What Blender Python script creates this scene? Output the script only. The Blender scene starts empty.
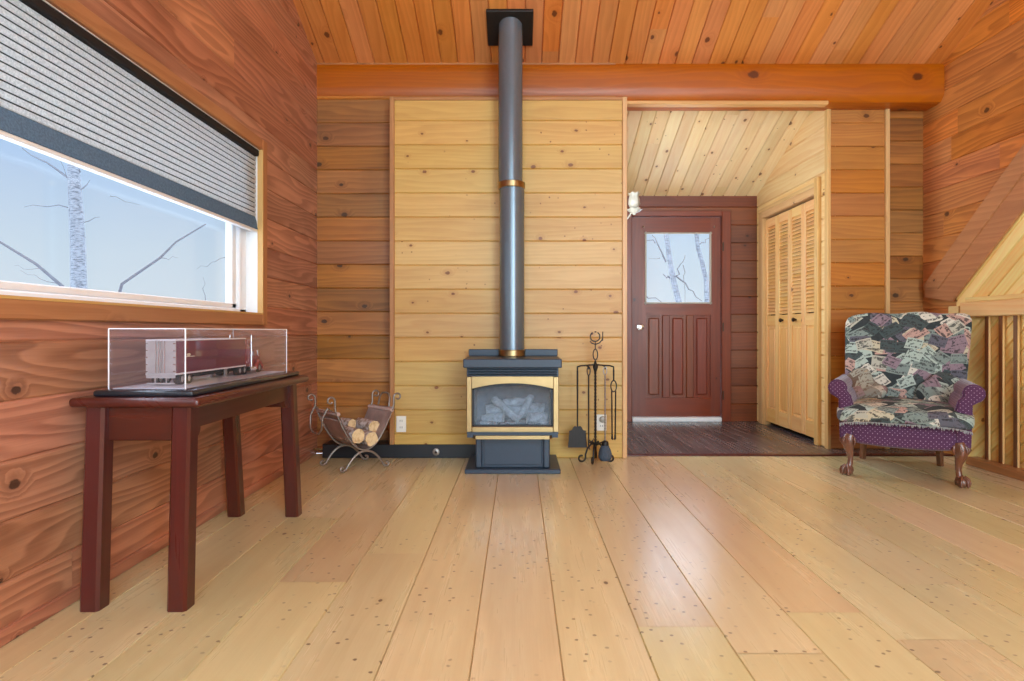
import bpy, bmesh, math, random
from mathutils import Vector, Matrix
R = random.Random(7)
SC = bpy.context.scene
COL = SC.collection
F, CX, CY, H = 600.0, 518.5, 331.0, 0.93
def P(px, py, Y): return Vector(((px-CX)*Y/F, Y, H-(py-CY)*Y/F))
def lin(c):
    return tuple(((v/255)/12.92 if v/255 <= .04045 else ((v/255+.055)/1.055)**2.4) for v in c) + (1.0,)

LIN = lin
# ------------------------------------------------------------------ materials
class NT:
    def __init__(s, name):
        s.m = bpy.data.materials.new(name); s.m.use_nodes = True
        s.t = s.m.node_tree; s.t.nodes.clear()
        s.out = s.n('ShaderNodeOutputMaterial')
    def n(s, typ, **k):
        x = s.t.nodes.new(typ)
        for a, v in k.items(): setattr(x, a, v)
        return x
    def l(s, a, b): s.t.links.new(a, b)
    def put(s, sock, v):
        if isinstance(v, bpy.types.NodeSocket): s.l(v, sock)
        else: sock.default_value = v
    def math(s, op, a, b=None, c=None, clamp=False):
        x = s.n('ShaderNodeMath', operation=op, use_clamp=clamp)
        s.put(x.inputs[0], a)
        if b is not None: s.put(x.inputs[1], b)
        if c is not None: s.put(x.inputs[2], c)
        return x.outputs[0]
    def xyz(s, a, b, c):
        x = s.n('ShaderNodeCombineXYZ')
        for i, v in enumerate((a, b, c)): s.put(x.inputs[i], v)
        return x.outputs[0]
    def mix(s, f, a, b, blend='MIX'):
        x = s.n('ShaderNodeMix', data_type='RGBA', blend_type=blend)
        s.put(x.inputs[0], f); s.put(x.inputs[6], a); s.put(x.inputs[7], b)
        return x.outputs[2]
    def noise(s, vec, scale=1, detail=3, rough=.55, dist=0):
        x = s.n('ShaderNodeTexNoise'); s.l(vec, x.inputs['Vector'])
        x.inputs['Scale'].default_value = scale; x.inputs['Detail'].default_value = detail
        x.inputs['Roughness'].default_value = rough; x.inputs['Distortion'].default_value = dist
        return x.outputs[0]
    def smooth(s, v, a, b, c=0., d=1.):
        x = s.n('ShaderNodeMapRange', interpolation_type='SMOOTHSTEP')
        s.put(x.inputs[0], v)
        for i, q in enumerate((a, b, c, d)): s.put(x.inputs[1+i], q)
        return x.outputs[0]
    def uvr(s):
        uv = s.n('ShaderNodeUVMap', uv_map='UVMap'); sp = s.n('ShaderNodeSeparateXYZ'); s.l(uv.outputs[0], sp.inputs[0])
        at = s.n('ShaderNodeAttribute', attribute_name='rnd')
        return sp.outputs[0], sp.outputs[1], at.outputs['Fac']
    def bsdf(s, **k):
        b = s.n('ShaderNodeBsdfPrincipled')
        for a, v in k.items(): s.put(b.inputs[a.replace('_', ' ')], v)
        s.l(b.outputs[0], s.out.inputs[0]); return b

def wood(name, light, dark, knotc=(70, 40, 22), knots=.5, kscale=3.4, ksize=.05, var=.14, hue=.006, rough=.45, coat=0., rings=9., contrast=1., specks=0., bump=.12, stain=.25, ds=.0, gw=.3, warp=.8, mul=(1, 1, 1)):
    lin = lambda c: (lambda q, L: tuple(min(.85, (x+(L-x)*ds)*k) for x, k in zip(q[:3], mul))+(1.,))(LIN(c), sum(a*b for a, b in zip(LIN(c), (.3, .55, .15))))
    t = NT(name); u, v, r = t.uvr()
    wn = t.n('ShaderNodeTexWhiteNoise', noise_dimensions='1D'); t.l(r, wn.inputs['W'])
    sp = t.n('ShaderNodeSeparateColor'); t.l(wn.outputs['Color'], sp.inputs[0])
    ru, rv, rw = sp.outputs[0], sp.outputs[1], sp.outputs[2]
    U = t.math('MULTIPLY_ADD', ru, 91., u); V = t.math('MULTIPLY_ADD', rv, 37., v)
    W = t.math('MULTIPLY', rw, 29.)
    # warp so that the knots are not all round
    vk = t.xyz(t.math('MULTIPLY', U, kscale*.8), t.math('MULTIPLY', V, kscale*1.15), 0.)
    vo = t.n('ShaderNodeTexVoronoi', voronoi_dimensions='2D'); t.l(vk, vo.inputs['Vector']); vo.inputs['Scale'].default_value = 1
    d = vo.outputs['Distance']; sc = t.n('ShaderNodeSeparateColor'); t.l(vo.outputs['Color'], sc.inputs[0])
    sel = t.math('LESS_THAN', sc.outputs[0], knots)
    rad = t.math('MULTIPLY_ADD', sc.outputs[1], ksize, ksize*.45)
    nz = t.noise(t.xyz(U, V, W), 60, 2)
    dd = t.math('MULTIPLY_ADD', t.math('SUBTRACT', nz, .5), ksize*.9, d)
    km = t.math('MULTIPLY', t.smooth(dd, t.math('MULTIPLY', rad, 1.15), t.math('MULTIPLY', rad, .7)), sel)
    halo = t.math('MULTIPLY', t.smooth(dd, t.math('MULTIPLY', rad, 3.6), rad), sel)
    # grain
    n1 = t.noise(t.xyz(t.math('MULTIPLY', U, .55), t.math('MULTIPLY', V, 4.), W), 1, 2)
    n1b = t.noise(t.xyz(t.math('MULTIPLY', U, 3.5), t.math('MULTIPLY', V, 12.), W), 1, 2)
    ring = t.math('MULTIPLY_ADD', n1, rings*warp, t.math('MULTIPLY', V, rings*2.6))
    ring = t.math('MULTIPLY_ADD', n1b, .55, ring)
    ring = t.math('MULTIPLY_ADD', halo, 1.5, ring)
    fr = t.math('FRACT', ring)
    g1 = t.math('MULTIPLY', t.smooth(fr, 0., .8), t.smooth(fr, 1., .86))
    g2 = t.noise(t.xyz(t.math('MULTIPLY', U, 5.), t.math('MULTIPLY', V, 170.), W), 1, 2)
    g3 = t.noise(t.xyz(t.math('MULTIPLY', U, 1.3), t.math('MULTIPLY', V, 8.), W), 1, 3)
    tt = t.math('MULTIPLY_ADD', g1, gw, t.math('MULTIPLY', g2, .45))
    tt = t.math('MULTIPLY_ADD', t.math('SUBTRACT', g3, .5), 1.1, tt)
    tt = t.math('MULTIPLY', t.math('ADD', tt, .05), contrast, clamp=True)
    c = t.mix(tt, lin(light), lin(dark))
    c = t.mix(t.math('MULTIPLY', halo, .45), c, lin(dark))
    hs = t.n('ShaderNodeHueSaturation'); t.l(c, hs.inputs['Color'])
    t.put(hs.inputs['Hue'], t.math('MULTIPLY_ADD', t.math('SUBTRACT', rv, .5), hue*2, .5))
    t.put(hs.inputs['Saturation'], t.math('MULTIPLY_ADD', t.math('SUBTRACT', rw, .5), .1, 1.))
    t.put(hs.inputs['Value'], t.math('MULTIPLY_ADD', t.math('SUBTRACT', ru, .5), var*2, 1.))
    c = hs.outputs[0]
    if stain:
        s1 = t.noise(t.xyz(t.math('MULTIPLY', U, 1.6), t.math('MULTIPLY', V, 2.2), t.math('ADD', W, 5.)), 1, 4, .6)
        c = t.mix(t.math('MULTIPLY', t.smooth(s1, .5, .8), stain), c, t.mix(.6, c, lin(knotc)))
    c = t.mix(t.math('MULTIPLY', km, .88), c, lin(knotc))
    if specks:
        v2 = t.n('ShaderNodeTexVoronoi', voronoi_dimensions='2D')
        t.l(t.xyz(t.math('MULTIPLY', U, 15.), t.math('MULTIPLY', V, 14.), 0.), v2.inputs['Vector']); v2.inputs['Scale'].default_value = 1
        s2 = t.n('ShaderNodeSeparateColor'); t.l(v2.outputs['Color'], s2.inputs[0])
        d2 = t.math('MULTIPLY_ADD', t.math('SUBTRACT', nz, .5), .12, v2.outputs['Distance'])
        cl = t.smooth(t.noise(t.xyz(t.math('MULTIPLY', U, 2.), t.math('MULTIPLY', V, 3.), W), 1, 2), .42, .62)
        m2 = t.math('MULTIPLY', t.math('MULTIPLY', t.smooth(d2, .11, .05), cl), t.math('LESS_THAN', s2.outputs[0], specks))
        c = t.mix(t.math('MULTIPLY', m2, .8), c, lin(knotc))
    bu = t.n('ShaderNodeBump'); bu.inputs['Strength'].default_value = bump; bu.inputs['Distance'].default_value = .004
    t.l(t.math('SUBTRACT', t.math('MULTIPLY', tt, -1), km), bu.inputs['Height'])
    b = t.bsdf(Base_Color=c, Roughness=t.math('MULTIPLY_ADD', tt, .12, rough-.05), Coat_Weight=coat, Coat_Roughness=.24 if specks > .5 else .16)
    t.l(bu.outputs[0], b.inputs['Normal'])
    return t.m

def plain(name, col, rough=.5, metal=0., noise=.06, nscale=30, bump=0., coat=0., **k):
    t = NT(name); tc = t.n('ShaderNodeTexCoord')
    nz = t.noise(tc.outputs['Object'], nscale, 3)
    c = lin(col); lo = tuple(max(0, x*(1-noise*3)) for x in c[:3])+(1,); hi = tuple(min(1, x*(1+noise*3)) for x in c[:3])+(1,)
    b = t.bsdf(Base_Color=t.mix(nz, lo, hi), Roughness=rough, Metallic=metal, Coat_Weight=coat, **k)
    if bump:
        bu = t.n('ShaderNodeBump'); bu.inputs['Strength'].default_value = bump; bu.inputs['Distance'].default_value = .003
        t.l(nz, bu.inputs['Height']); t.l(bu.outputs[0], b.inputs['Normal'])
    return t.m

def glass(name, tint=(255, 255, 255), refl=1., haze=0.):
    t = NT(name)
    tr = t.n('ShaderNodeBsdfTransparent'); tr.inputs[0].default_value = lin(tint)
    gl = t.n('ShaderNodeBsdfGlossy'); gl.inputs['Roughness'].default_value = .02
    lw = t.n('ShaderNodeLayerWeight'); lw.inputs[0].default_value = .5
    fr = t.math('MULTIPLY_ADD', t.math('POWER', lw.outputs['Facing'], 5.), .85, .035)
    mx = t.n('ShaderNodeMixShader'); t.l(t.math('MULTIPLY', fr, refl, clamp=True), mx.inputs[0])
    t.l(tr.outputs[0], mx.inputs[1]); t.l(gl.outputs[0], mx.inputs[2])
    o = mx.outputs[0]
    if haze:
        df = t.n('ShaderNodeBsdfDiffuse'); df.inputs[0].default_value = lin((225, 225, 232))
        m2 = t.n('ShaderNodeMixShader'); m2.inputs[0].default_value = haze
        t.l(o, m2.inputs[1]); t.l(df.outputs[0], m2.inputs[2]); o = m2.outputs[0]
    t.l(o, t.out.inputs[0]); return t.m

def purple_fabric():
    t = NT('purple dotted upholstery'); u, v, r = t.uvr()
    vo = t.n('ShaderNodeTexVoronoi', voronoi_dimensions='2D'); vo.inputs['Scale'].default_value = 1; vo.inputs['Randomness'].default_value = 0
    a = t.math('MULTIPLY', t.math('ADD', u, v), 38.); b_ = t.math('MULTIPLY', t.math('SUBTRACT', u, v), 38.)
    t.l(t.xyz(a, b_, 0.), vo.inputs['Vector'])
    m = t.smooth(vo.outputs['Distance'], .16, .09)
    nz = t.noise(t.xyz(u, v, 0.), 380, 2)
    c = t.mix(nz, lin((58, 24, 54)), lin((98, 50, 90)))
    c = t.mix(m, c, lin((176, 146, 170)))
    b = t.bsdf(Base_Color=c, Roughness=.85, Sheen_Weight=.3)
    bu = t.n('ShaderNodeBump'); bu.inputs['Strength'].default_value = .25; bu.inputs['Distance'].default_value = .002
    t.l(nz, bu.inputs['Height']); t.l(bu.outputs[0], b.inputs['Normal']); return t.m

def tapestry(name, tint=None):
    """scattered faded picture cards on a black-green ground"""
    t = NT(name); u, v, r = t.uvr()
    base = t.mix(t.noise(t.xyz(u, v, r), 60, 3), lin((22, 32, 34)), lin((60, 66, 68)))
    for k, (s, hw, hh, ox) in enumerate(((6.2, .48, .31, .0), (6.6, .42, .35, 3.3), (6.4, .44, .28, 7.7), (7.2, .36, .30, 12.1))):
        vec = t.xyz(t.math('MULTIPLY_ADD', u, s, ox), t.math('MULTIPLY_ADD', v, s*1.15, ox*1.7), 0.)
        vo = t.n('ShaderNodeTexVoronoi', voronoi_dimensions='2D'); vo.inputs['Scale'].default_value = 1; vo.inputs['Randomness'].default_value = .75
        t.l(vec, vo.inputs['Vector'])
        loc = t.n('ShaderNodeVectorMath', operation='SUBTRACT'); t.l(vec, loc.inputs[0]); t.l(vo.outputs['Position'], loc.inputs[1])
        cs = t.n('ShaderNodeSeparateColor'); t.l(vo.outputs['Color'], cs.inputs[0])
        ro = t.n('ShaderNodeVectorRotate', rotation_type='Z_AXIS'); t.l(loc.outputs[0], ro.inputs['Vector'])
        t.put(ro.inputs['Angle'], t.math('MULTIPLY_ADD', t.math('SUBTRACT', cs.outputs[0], .5), 1.9, 0.))
        sp = t.n('ShaderNodeSeparateXYZ'); t.l(ro.outputs[0], sp.inputs[0])
        ax = t.math('DIVIDE', t.math('ABSOLUTE', sp.outputs[0]), hw); ay = t.math('DIVIDE', t.math('ABSOLUTE', sp.outputs[1]), hh)
        mm = t.math('MAXIMUM', ax, ay)
        mask = t.math('MULTIPLY', t.math('LESS_THAN', mm, 1.), t.math('LESS_THAN', cs.outputs[1], .93))
        inner = t.math('LESS_THAN', mm, .82)
        cr = t.n('ShaderNodeValToRGB'); cr.color_ramp.interpolation = 'CONSTANT'
        pal = [(178, 176, 160), (124, 138, 132), (206, 202, 188), (66, 78, 78), (184, 150, 138), (138, 118, 128), (168, 184, 174), (92, 92, 102), (190, 182, 156)]
        e = cr.color_ramp.elements; e[0].position = 0; e[0].color = lin(pal[0]); e[1].position = 1/9; e[1].color = lin(pal[1])
        for q in range(2, 9):
            x = e.new(q/9); x.color = lin(pal[q])
        t.l(cs.outputs[2], cr.inputs[0])
        det = t.noise(t.xyz(t.math('MULTIPLY_ADD', sp.outputs[0], 5., cs.outputs[0]), t.math('MULTIPLY', sp.outputs[1], 7.), t.math('MULTIPLY', cs.outputs[2], 40.)), 1, 2, .6)
        blot = t.math('MULTIPLY', t.smooth(det, .52, .60), inner)
        card = t.mix(t.math('MULTIPLY', blot, .78), cr.outputs[0], lin((38, 44, 46)))
        band = t.math('MULTIPLY', t.math('LESS_THAN', t.math('ABSOLUTE', t.math('SUBTRACT', ay, .62)), .12), t.math('GREATER_THAN', t.noise(t.xyz(t.math('MULTIPLY', sp.outputs[0], 30.), cs.outputs[0], 0.), 1, 0), .5))
        card = t.mix(t.math('MULTIPLY', band, .7), card, lin((50, 40, 44)))
        base = t.mix(mask, base, card)
    wv = t.noise(t.xyz(u, v, 0.), 420, 2)
    base = t.mix(.35, base, t.mix(wv, lin((0, 0, 0)), lin((255, 255, 255))), 'OVERLAY')
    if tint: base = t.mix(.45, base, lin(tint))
    b = t.bsdf(Base_Color=base, Roughness=.9)
    bu = t.n('ShaderNodeBump'); bu.inputs['Strength'].default_value = .3; bu.inputs['Distance'].default_value = .003
    t.l(wv, bu.inputs['Height']); t.l(bu.outputs[0], b.inputs['Normal']); return t.m

def shade_fabric(name, c, transl):
    t = NT(name); tc = t.n('ShaderNodeTexCoord')
    nz = t.noise(tc.outputs['Object'], 140, 3, .7)
    col = t.mix(t.smooth(nz, .35, .68), tuple(x*.82 for x in lin(c)[:3])+(1,), tuple(min(1, x*1.12) for x in lin(c)[:3])+(1,))
    d = t.n('ShaderNodeBsdfDiffuse'); t.l(col, d.inputs[0])
    q = t.n('ShaderNodeBsdfTranslucent'); t.l(col, q.inputs[0])
    mx = t.n('ShaderNodeMixShader'); mx.inputs[0].default_value = transl
    t.l(d.outputs[0], mx.inputs[1]); t.l(q.outputs[0], mx.inputs[2]); t.l(mx.outputs[0], t.out.inputs[0]); return t.m

def bark():
    t = NT('birch bark'); tc = t.n('ShaderNodeTexCoord'); mp = t.n('ShaderNodeMapping'); mp.inputs['Scale'].default_value = (1, 1, 5)
    t.l(tc.outputs['Object'], mp.inputs[0]); nz = t.noise(mp.outputs[0], 9, 4, .65)
    c = t.mix(t.smooth(nz, .45, .62), lin((126, 129, 134)), lin((76, 78, 84)))
    t.bsdf(Base_Color=c, Roughness=.85); return t.m
def log_bark():
    t = NT('grey log bark'); tc = t.n('ShaderNodeTexCoord')
    nz = t.noise(tc.outputs['Object'], 26, 4, .65)
    c = t.mix(t.smooth(nz, .38, .62), lin((206, 198, 196)), lin((140, 112, 92)))
    t.bsdf(Base_Color=c, Roughness=.85); return t.m
def log_end():
    t = NT('cut log end'); u, v, r = t.uvr()
    nz = t.noise(t.xyz(u, v, r), 28, 3)
    t.bsdf(Base_Color=t.mix(t.smooth(nz, .4, .75), lin((232, 206, 160)), lin((190, 150, 100))), Roughness=.8); return t.m

M = {}
M['cedar_left'] = wood('red cedar wall boards', (188, 124, 90), (132, 78, 54), (56, 32, 22), knots=.35, var=.12, rough=.34, stain=.4, gw=.5, warp=1.3, mul=(1.22, 1.415, 1.628))
M['cedar_dark'] = wood('brown cedar wall boards', (168, 114, 78), (110, 68, 44), (50, 30, 22), knots=.45, var=.24, rough=.45, stain=.5, mul=(1.212, 1.144, 0.555))
M['pine_panel'] = wood('honey pine panel boards', (232, 192, 136), (200, 150, 96), (126, 66, 22), knots=.5, kscale=4.2, var=.07, rough=.42, stain=.2, specks=.16, gw=.2, mul=(0.824, 0.818, 0.553))
M['cedar_mid'] = wood('golden cedar boards', (214, 156, 98), (172, 112, 64), (90, 50, 28), knots=.35, var=.12, rough=.42, stain=.25, mul=(0.805, 0.673, 0.362))
M['cedar_right'] = wood('orange cedar wall boards', (208, 140, 88), (150, 90, 54), (66, 36, 24), knots=.4, var=.17, rough=.42, stain=.45, gw=.45, warp=1.2, mul=(1.159, 1.043, 0.675))
M['ceil'] = wood('orange pine ceiling boards', (222, 156, 84), (190, 122, 58), (88, 46, 24), knots=.45, kscale=3.2, var=.09, rough=.4, ds=.03, mul=(0.994, 0.834, 0.836))
M['ceil_foyer'] = wood('pale pine foyer ceiling boards', (240, 206, 156), (214, 170, 116), (100, 60, 34), knots=.75, kscale=3.8, var=.08, rough=.42, gw=.15, specks=.12, mul=(1.097, 1.13, 1.232))
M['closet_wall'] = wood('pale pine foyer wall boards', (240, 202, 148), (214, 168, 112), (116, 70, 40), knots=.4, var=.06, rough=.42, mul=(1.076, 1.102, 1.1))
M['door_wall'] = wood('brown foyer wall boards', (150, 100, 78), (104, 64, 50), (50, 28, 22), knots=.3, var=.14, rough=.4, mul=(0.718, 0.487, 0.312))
M['beam'] = wood('orange log beam', (210, 142, 76), (176, 108, 54), (90, 46, 24), knots=.5, kscale=2.0, ksize=.05, var=.05, rough=.4, stain=.3, ds=.06, mul=(0.783, 0.499, 0.06))
M['stringer'] = wood('reddish brown timber', (200, 140, 104), (164, 106, 74), (90, 50, 32), knots=.35, kscale=3., var=.06, rough=.42, mul=(0.92, 0.874, 0.68))
M['diag'] = wood('yellow pine diagonal boards', (244, 200, 136), (220, 166, 102), (116, 70, 36), knots=.35, var=.07, rough=.4, mul=(1.419, 1.232, 1.129))
M['slat'] = wood('light pine slats', (242, 204, 146), (220, 174, 114), (126, 78, 42), knots=.2, var=.05, rough=.4, mul=(1.092, 1.029, 0.977))
M['slat_brown'] = wood('brown stained cap strips', (142, 94, 60), (106, 66, 40), knots=.1, var=.06, rough=.4)
M['trim_light'] = wood('pale trim wood', (232, 190, 138), (204, 156, 106), (116, 70, 40), knots=.12, var=.05, rough=.42, mul=(0.902, 0.892, 0.75))
M['trim_brown'] = wood('reddish trim wood', (200, 144, 104), (164, 110, 74), (80, 44, 28), knots=.15, var=.06, rough=.42, mul=(0.874, 0.892, 0.75))
M['floor'] = wood('wide pale floor planks', (226, 194, 154), (202, 164, 120), (82, 44, 20), knots=.12, kscale=3., ksize=.025, var=.07, hue=.016, rough=.30, coat=.6, rings=5, specks=.75, gw=.15, bump=.03, stain=.15, contrast=.9, mul=(0.986, 1.176, 1.139))
M['floor_dark'] = wood('dark laminate strips', (126, 106, 96), (72, 56, 52), (40, 30, 30), knots=.1, var=.3, rough=.28, coat=.2, rings=6, bump=.03, mul=(0.648, 0.737, 0.937))
M['mahogany'] = wood('reddish mahogany', (126, 72, 54), (92, 50, 36), (62, 30, 22), knots=0., var=.06, rough=.3, coat=.2, rings=6, bump=.03, stain=.1, mul=(0.457, 0.207, 0.208))
M['door_wood'] = wood('reddish brown door wood', (156, 98, 72), (120, 72, 50), (64, 34, 24), knots=.08, var=.08, rough=.34, rings=6, bump=.05, mul=(0.655, 0.315, 0.132))
M['closet_wood'] = wood('golden bifold door wood', (234, 184, 124), (208, 150, 92), (116, 70, 36), knots=.06, var=.05, rough=.4, rings=6, mul=(1.204, 1.188, 1.1))
M['chair_leg'] = wood('carved walnut', (128, 82, 60), (80, 48, 36), knots=0, var=.05, rough=.28, coat=.3, rings=6)
M['stove'] = plain('blue grey stove paint', (48, 61, 77), .4, .1, .04, 60)
M['stove_in'] = plain('firebox lining with reflected haze tint', (112, 132, 150), .8, 0, .1)  # bluish tone stands in for the hazy reflection on the stove glass
M['pipe'] = plain('charcoal flue paint', (112, 124, 134), .27, .5, .03, 60)
M['brass'] = plain('polished brass', (166, 140, 100), .3, 1., .04, 20)
M['glogs'] = plain('ash grey ceramic log', (206, 200, 194), .9, 0, .3, 24, .8)
M['embers'] = plain('charred embers', (120, 118, 122), .95, 0, .25, 90, .8)
M['iron'] = plain('black wrought iron', (42, 38, 36), .5, .5, .1, 50)
M['iron_grey'] = plain('grey wrought iron', (150, 140, 132), .36, .6, .1, 50)
M['leather'] = plain('worn brown leather', (190, 164, 156), .55, 0, .1, 18, .3)
M['brush'] = plain('grey blue bristles', (66, 78, 92), .8, 0, .2, 160, .6)
M['black'] = plain('dark navy black paint', (13, 15, 23), .45, 0, .05)
M['headrail'] = plain('black blind rail', (20, 20, 24), .7, 0, .04)
M['vinyl'] = plain('white window vinyl', (236, 238, 240), .35, 0, .01)
M['white'] = plain('white outlet plastic', (238, 234, 224), .35, 0, .01)
M['slot'] = plain('dark slots', (50, 48, 46), .6)
M['chrome'] = plain('bright chrome', (228, 226, 222), .14, 1., .02)
M['bronze'] = plain('dark bronze', (66, 52, 42), .3, .8, .05)
M['plinth'] = plain('black gloss base', (30, 36, 44), .22, 0, .05, 30, 0, .3)
M['deck'] = plain('pale display ground', (206, 206, 212), .4, 0, .04)
M['acryl'] = glass('clear acrylic', (250, 249, 252), .9, .02)
M['acryl_edge'] = plain('bright acrylic edges', (246, 246, 250), .2, 0, .0)  # white stands in for light caught on the acrylic edges; also trailer rails
M['pane'] = glass('window glass', (248, 251, 253), .6)
M['stove_glass'] = glass('stove glass', (226, 234, 242), 1.1, .03)
M['maroon'] = plain('maroon trailer paint', (122, 50, 68), .25, 0, .03, 30, 0, .4)
M['red'] = plain('dark red cab paint', (146, 44, 52), .22, 0, .03, 30, 0, .4)
M['silver'] = plain('silver grey metal', (184, 178, 174), .35, .4, .05)
M['tyre'] = plain('black rubber', (28, 28, 30), .7)
M['cream'] = plain('cream emblem', (232, 220, 196), .5)
M['dkglass'] = plain('dark cab glass', (36, 40, 48), .08, 0, .02)
M['frost'] = plain('frosted glass shade', (186, 178, 164), .35, 0, .02, Transmission_Weight=.25)
M['purple'] = purple_fabric()
M['tap'] = tapestry('card print tapestry')
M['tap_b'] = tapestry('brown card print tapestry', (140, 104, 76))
M['fringe'] = plain('grey fringe yarn', (150, 152, 152), .95, 0, .2, 200, .5)
M['shade'] = shade_fabric('grey cellular fabric', (240, 246, 246), .6)
M['fold_shading'] = shade_fabric('painted pleat fold shading', (84, 94, 94), .1)  # darker colour paints the shade in the pleat folds
M['shade_band'] = shade_fabric('slate blue shade band', (100, 128, 156), .05)
M['bark'] = bark(); M['lbark'] = log_bark(); M['lend'] = log_end()
M['twig'] = plain('bare twig bark', (88, 88, 94), .9, 0, .1)
M['snow'] = plain('snow', (235, 240, 248), .8, 0, .02, 2)

# ------------------------------------------------------------------ mesh helpers
class MB:
    def __init__(s):
        s.bm = bmesh.new(); s.uv = s.bm.loops.layers.uv.new('UVMap'); s.rn = s.bm.faces.layers.float.new('rnd'); s.smooth_faces = False
    def _fin(s, grain='z', mi=0, rnd=None, mat=None, verts=None, uvm='sum'):
        r = rnd if rnd is not None else R.uniform(.01, 1)
        i = {'x': 0, 'y': 1, 'z': 2}[grain]; o = [k for k in range(3) if k != i]
        for f in s.bm.faces:
            if f[s.rn] == 0.:
                f[s.rn] = r; f.material_index = mi
                f.normal_update(); nb = max(range(3), key=lambda q: abs(f.normal[q]))
                ua, va = (i, [k for k in o if k != nb][0]) if nb != i else (o[0], o[1])
                for lp in f.loops:
                    c = lp.vert.co; lp[s.uv].uv = (c[i], c[o[0]]+c[o[1]]) if uvm == 'sum' else (c[ua], c[va])
    def box(s, x0, x1, y0, y1, z0, z1, bevel=0., seg=1, mat=None, **k):
        m = Matrix.Translation(((x0+x1)/2, (y0+y1)/2, (z0+z1)/2)) @ Matrix.Diagonal((abs(x1-x0), abs(y1-y0), abs(z1-z0), 1))
        g = bmesh.ops.create_cube(s.bm, size=1, matrix=m)
        vs = g['verts']
        if bevel:
            es = list({e for v in vs for e in v.link_edges})
            g2 = bmesh.ops.bevel(s.bm, geom=es, offset=bevel, segments=seg, affect='EDGES', profile=.5)
            vs = list({v for f in g2['faces'] for v in f.verts} | {v for v in vs if v.is_valid})
        if mat: bmesh.ops.transform(s.bm, matrix=mat, verts=[v for v in vs if v.is_valid])
        s._fin(**k); return s
    def prism(s, pts, ext, mat=None, **k):
        """pts: 3D polygon; ext: extrusion vector"""
        e = Vector(ext); a = [s.bm.verts.new(Vector(p)) for p in pts]; b = [s.bm.verts.new(Vector(p)+e) for p in pts]
        n = len(pts)
        fs = [s.bm.faces.new(a), s.bm.faces.new(b[::-1])] + [s.bm.faces.new((a[i], b[i], b[(i+1) % n], a[(i+1) % n])) for i in range(n)]
        bmesh.ops.recalc_face_normals(s.bm, faces=fs)
        if mat: bmesh.ops.transform(s.bm, matrix=mat, verts=a+b)
        s._fin(**k); return s
    def tube(s, path, r, n=8, flat=None, mat=None, **k):
        path = [Vector(p) for p in path]; L = len(path)
        rs = r if isinstance(r, (list, tuple)) else [r]*L
        t0 = (path[1]-path[0]).normalized(); up = Vector((0, 0, 1)) if abs(t0.z) < .9 else Vector((1, 0, 0))
        nv = (up - t0*up.dot(t0)).normalized(); rings = []
        for i, p in enumerate(path):
            t = (path[min(i+1, L-1)]-path[max(i-1, 0)]).normalized()
            nv = (nv - t*nv.dot(t)).normalized(); bv = t.cross(nv)
            rings.append([s.bm.verts.new(p+(nv*math.cos(a)+bv*math.sin(a)*(flat or 1))*rs[i]) for a in (2*math.pi*j/n for j in range(n))])
        fs = []
        for i in range(L-1):
            for j in range(n): fs.append(s.bm.faces.new((rings[i][j], rings[i][(j+1) % n], rings[i+1][(j+1) % n], rings[i+1][j])))
        fs += [s.bm.faces.new(rings[0][::-1]), s.bm.faces.new(rings[-1])]
        bmesh.ops.recalc_face_normals(s.bm, faces=fs)
        if mat: bmesh.ops.transform(s.bm, matrix=mat, verts=[v for q in rings for v in q])
        s._fin(**k); return s
    def lathe(s, prof, c=(0, 0, 0), n=24, mat=None, closed=False, **k):
        c = Vector(c); rings = []
        for (r, z) in prof: rings.append([s.bm.verts.new(c+Vector((max(r, 1e-4)*math.cos(2*math.pi*j/n), max(r, 1e-4)*math.sin(2*math.pi*j/n), z))) for j in range(n)])
        fs = []
        for i in range(len(rings)-1):
            for j in range(n): fs.append(s.bm.faces.new((rings[i][j], rings[i][(j+1) % n], rings[i+1][(j+1) % n], rings[i+1][j])))
        if closed:
            for j in range(n): fs.append(s.bm.faces.new((rings[-1][j], rings[-1][(j+1) % n], rings[0][(j+1) % n], rings[0][j])))
        else: fs += [s.bm.faces.new(rings[0][::-1]), s.bm.faces.new(rings[-1])]
        bmesh.ops.recalc_face_normals(s.bm, faces=fs)
        if mat: bmesh.ops.transform(s.bm, matrix=mat, verts=[v for q in rings for v in q])
        s._fin(**k); return s
    def pillow(s, hx, hy, hz, p=6, n=10, fn=None, mat=None, **k):
        new = []; fs = []
        for ax in range(3):
            for sg in (-1, 1):
                g = []
                for i in range(n+1):
                    row = []
                    for j in range(n+1):
                        a, b = 2*i/n-1, 2*j/n-1
                        q = [0, 0, 0]; q[ax] = sg; q[(ax+1) % 3] = a; q[(ax+2) % 3] = b
                        nn = sum(abs(x)**p for x in q)**(1/p); v = Vector((q[0]/nn*hx, q[1]/nn*hy, q[2]/nn*hz))
                        row.append(s.bm.verts.new(v))
                    g.append(row)
                new += [v for rr in g for v in rr]
                for i in range(n):
                    for j in range(n):
                        qd = (g[i][j], g[i+1][j], g[i+1][j+1], g[i][j+1]); fs.append(s.bm.faces.new(qd if sg > 0 else qd[::-1]))
        bmesh.ops.remove_doubles(s.bm, verts=new, dist=1e-5)
        new = [v for v in new if v.is_valid]
        s._fin(**k)     # uv before bending
        if fn:
            for v in new: v.co = fn(v.co.copy())
        if mat: bmesh.ops.transform(s.bm, matrix=mat, verts=new)
        return s
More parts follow.
